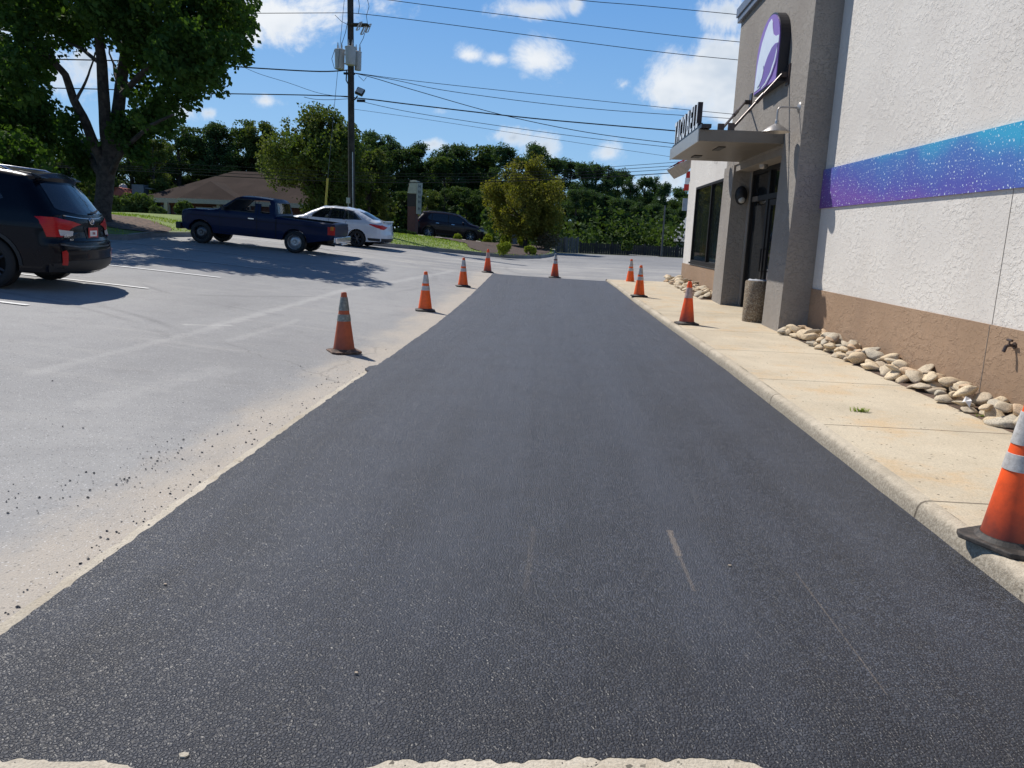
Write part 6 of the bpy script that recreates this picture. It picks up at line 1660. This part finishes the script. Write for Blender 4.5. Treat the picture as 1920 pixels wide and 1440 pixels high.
# things left of it
a_ = Hs(231, 352, 62); zb2 = zt(a_.x, 62)
e = empty('dome_tank', (a_.x, 62, zb2), 0, 'white domed vessel showing above the bushes right of the shade tree', 'tank')
mb = MB(); r_ = 7.5*62/FPX; mb.lathe([(.001, r_), (r_*.5, r_*.87), (r_*.87, r_*.5), (r_, 0), (r_*.87, -r_*.5), (r_*.6, -r_*.8), (r_*.6, -r_*1.2)], 24, M=Matrix.Translation((0, 0, a_.z-zb2))); mb.build('dome', M['paper'], e, world=False, smooth=True)
mb = MB(); mb.lathe([(r_*.55, 0), (r_*.55, a_.z-zb2-r_)], 16); mb.build('stand', M['sidingg'], e, world=False)
a_ = Hs(221, 358, 60); zb2 = zt(a_.x, 60)
e = empty('red_roofed_shed', (a_.x, 60, zb2), 0, 'small shed with faded red roof partly hidden by the shade tree trunk', 'shed')
mb = MB(); h = a_.z-zb2; mb.prism([(-.9, 0, h-.35), (.7, 0, h-.35), (0, 0, h+.25), (-.6, 0, h+.35)], (0, 2, 0)); mb.build('roof', simple('faded_red_roof', (.45, .12, .09), .7), e, world=False)
mb = MB(); mb.box2((-.7, .1, 0), (.5, 1.9, h-.35)); mb.build('wall', M['brick'], e, world=False)
a_ = Hs(258, 357, 61); zb2 = zt(a_.x, 61)
e = empty('utility_cabinet', (a_.x, 61, zb2), 0, 'grey box shaped cabinet with a side pipe showing above the bushes', 'cabinet')
mb = MB(); h = at_y(258, 346, 61).z-zb2; mb.box2((-.48, 0, h-.95), (.48, .8, h)); mb.build('cabinet', M['greypanel'], e, world=False, bevel=.02)
mb = MB(); mb.tube([(.48, .3, h-.25), (1.3, .3, h-.3)], .06); mb.tube([(0, .4, 0), (0, .4, h-.9)], .12); mb.build('pipe', M['greypanel'], e, world=False)
# monument sign seen nearly end on
ms_ = at_y(771, 425, 47); sx_, sz_ = ms_.x, zt(ms_.x, 47)
ms = empty('monument_sign', (sx_, 47, sz_), 0, 'brick monument sign with cream block top standing behind the plum crossover', 'sign')
tz = at_y(776, 338, 47).z-sz_; mz = at_y(776, 363, 47).z-sz_
mb = MB(); mb.box2((-.24, 0, -.3), (.24, 1.0, mz-.75)); mb.build('brick_pier', M['brick'], ms, world=False)
mb = MB(); mb.box2((-.26, -.02, mz-.75), (.26, 1.2, mz-.02)); mb.build('dark_course', mk_brick('dark_brick', (.07, .045, .04), (.05, .035, .03), (.10, .09, .08), 7), ms, world=False)
mb = MB(); mb.prism([(-.26, -.04, mz), (.28, -.04, mz), (.28, -.04, tz), (-.10, -.04, tz)], (0, 2.2, 0)); mb.build('cap_block', M['concretewhite'], ms, world=False, bevel=.02)
mb = MB(); bz = at_y(782, 401, 47).z-sz_; mb.box2((.28, .0, bz), (.34, 1.5, tz-.1)); pnl = mb.build('sign_panel', M['concretewhite'], ms, world=False)
for i, zz in enumerate((.12, .33, .48, .63, .8)):
    z0 = bz+(tz-bz)*zz; mb = MB(); mb.box2((.342, .35, z0), (.348, .5, z0+.18)); mb.box2((.342, .9, z0), (.348, 1.05, z0+.18)); mb.box2((.342, .5, z0+.07), (.348, .9, z0+.11)); mb.build('lettering', M['blackm'], pnl, world=False)
# grey pedestal on the mulch bed
yy = dep(962, 458); p = at_y(963, 458, yy)
e = empty('pedestal', (p.x, yy, zisl(p.x, yy)-.02), 0, 'short grey rounded utility pedestal standing in the mulch bed', 'pedestal')
h = at_y(963, 422, yy).z-zisl(p.x, yy)
mb = MB(); mb.lathe([(.16, 0), (.16, h*.80), (.15, h*.92), (.10, h*.99), (.001, h)], 20); mb.build('body', M['greypanel'], e, world=False, smooth=True)
mb = MB(); mb.box2((.11, -.15, h*.1), (.24, .05, h*.55)); mb.build('box', M['greypanel'], e, world=False, bevel=.01)
# far fence, gates, post
def fence(px0, px1, y0_, y1_, y, mat, label, name, n):
    a_, b_ = at_y(px0, y1_, y), at_y(px1, y1_, y); t_ = at_y(px0, y0_, y).z; z0 = zt(a_.x, y)-.1
    e = empty(name, (a_.x, y, z0), 0, label, 'fence'); mb = MB(); w = b_.x-a_.x; h = t_-z0
    k = int(w/.14)+1
    for i in range(k): mb.box2((i*w/k+.008, 0, .03), ((i+1)*w/k-.008, .03, h+.01*math.sin(i*1.7)))
    mb.build('panel', M[mat], e, world=False)
    for i in range(n+1): mb = MB(); x = w*i/n; mb.box2((x-.05, -.05, -.1), (x+.05, .028, h+.08)); mb.build('post', M[mat], e, world=False)
fence(1087, 1300, 455, 472, 47, 'fence', 'dark slatted fence along the foot of the pine woods', 'dark_fence', 7)
fence(1061, 1083, 446, 468, 46.5, 'fencegrey', 'pale grey double gate left of the dark slatted fence', 'grey_gate', 2)
fence(1036, 1058, 446, 466, 46.8, 'fencegrey', 'grey panel fence between the dry shrub and the gate', 'grey_fence', 2)
a_, b_ = gpt(1240, 478, 46), at_y(1243, 385, 46); mb = MB(); mb.tube([a_, (a_.x, 46, b_.z)], [.06, .04], 8); tag(mb.build('thin_pole', M['wiregrey'], smooth=True), 'thin bare pole in front of the woods at the right', 'pole')
# house at the right, mostly hidden by the restaurant
y = 48; a_ = at_y(1288, 452, y); z0 = zt(a_.x, y); b_ = at_y(1283, 412, y)
e = empty('grey_roofed_house', (a_.x, y, z0), 0, 'pale house with blue grey roof peeking out behind the restaurant corner', 'house')
mb = MB(); mb.box2((.12, .3, -.2), (6, 8, a_.z-z0)); mb.build('wall', M['sidingg'], e, world=False)
hh = a_.z-z0; mb = MB(); mb.add([(-.1, 0, hh-.05), (1.9, 0, hh+2.6), (1.9, 8.3, hh+2.6), (-.1, 8.3, hh-.05), (6.3, 0, hh-.05), (6.3, 8.3, hh-.05), (-.1, 0, hh-.2), (6.3, 0, hh-.2)], [(0, 1, 2, 3), (1, 4, 5, 2), (0, 6, 7, 4, 1)]); mb.build('roof', M['roofblue'], e, world=False)
a_ = at_y(1279, 395, 40); b_ = at_y(1289, 372, 40); mb = MB(); mb.box2((a_.x, 40, a_.z), (b_.x+.3, 40.06, b_.z))
e = empty('street_sign', (a_.x+.5, 40, zt(a_.x, 40)), 0, 'small grey sign on a pole beside the restaurant corner', 'sign'); mb.build('sign_plate', M['sidingg'], e); mb = MB(); mb.tube([(a_.x+.45, 40.1, zt(a_.x, 40)), (a_.x+.45, 40.1, b_.z)], .04); mb.build('post', M['wiregrey'], e)
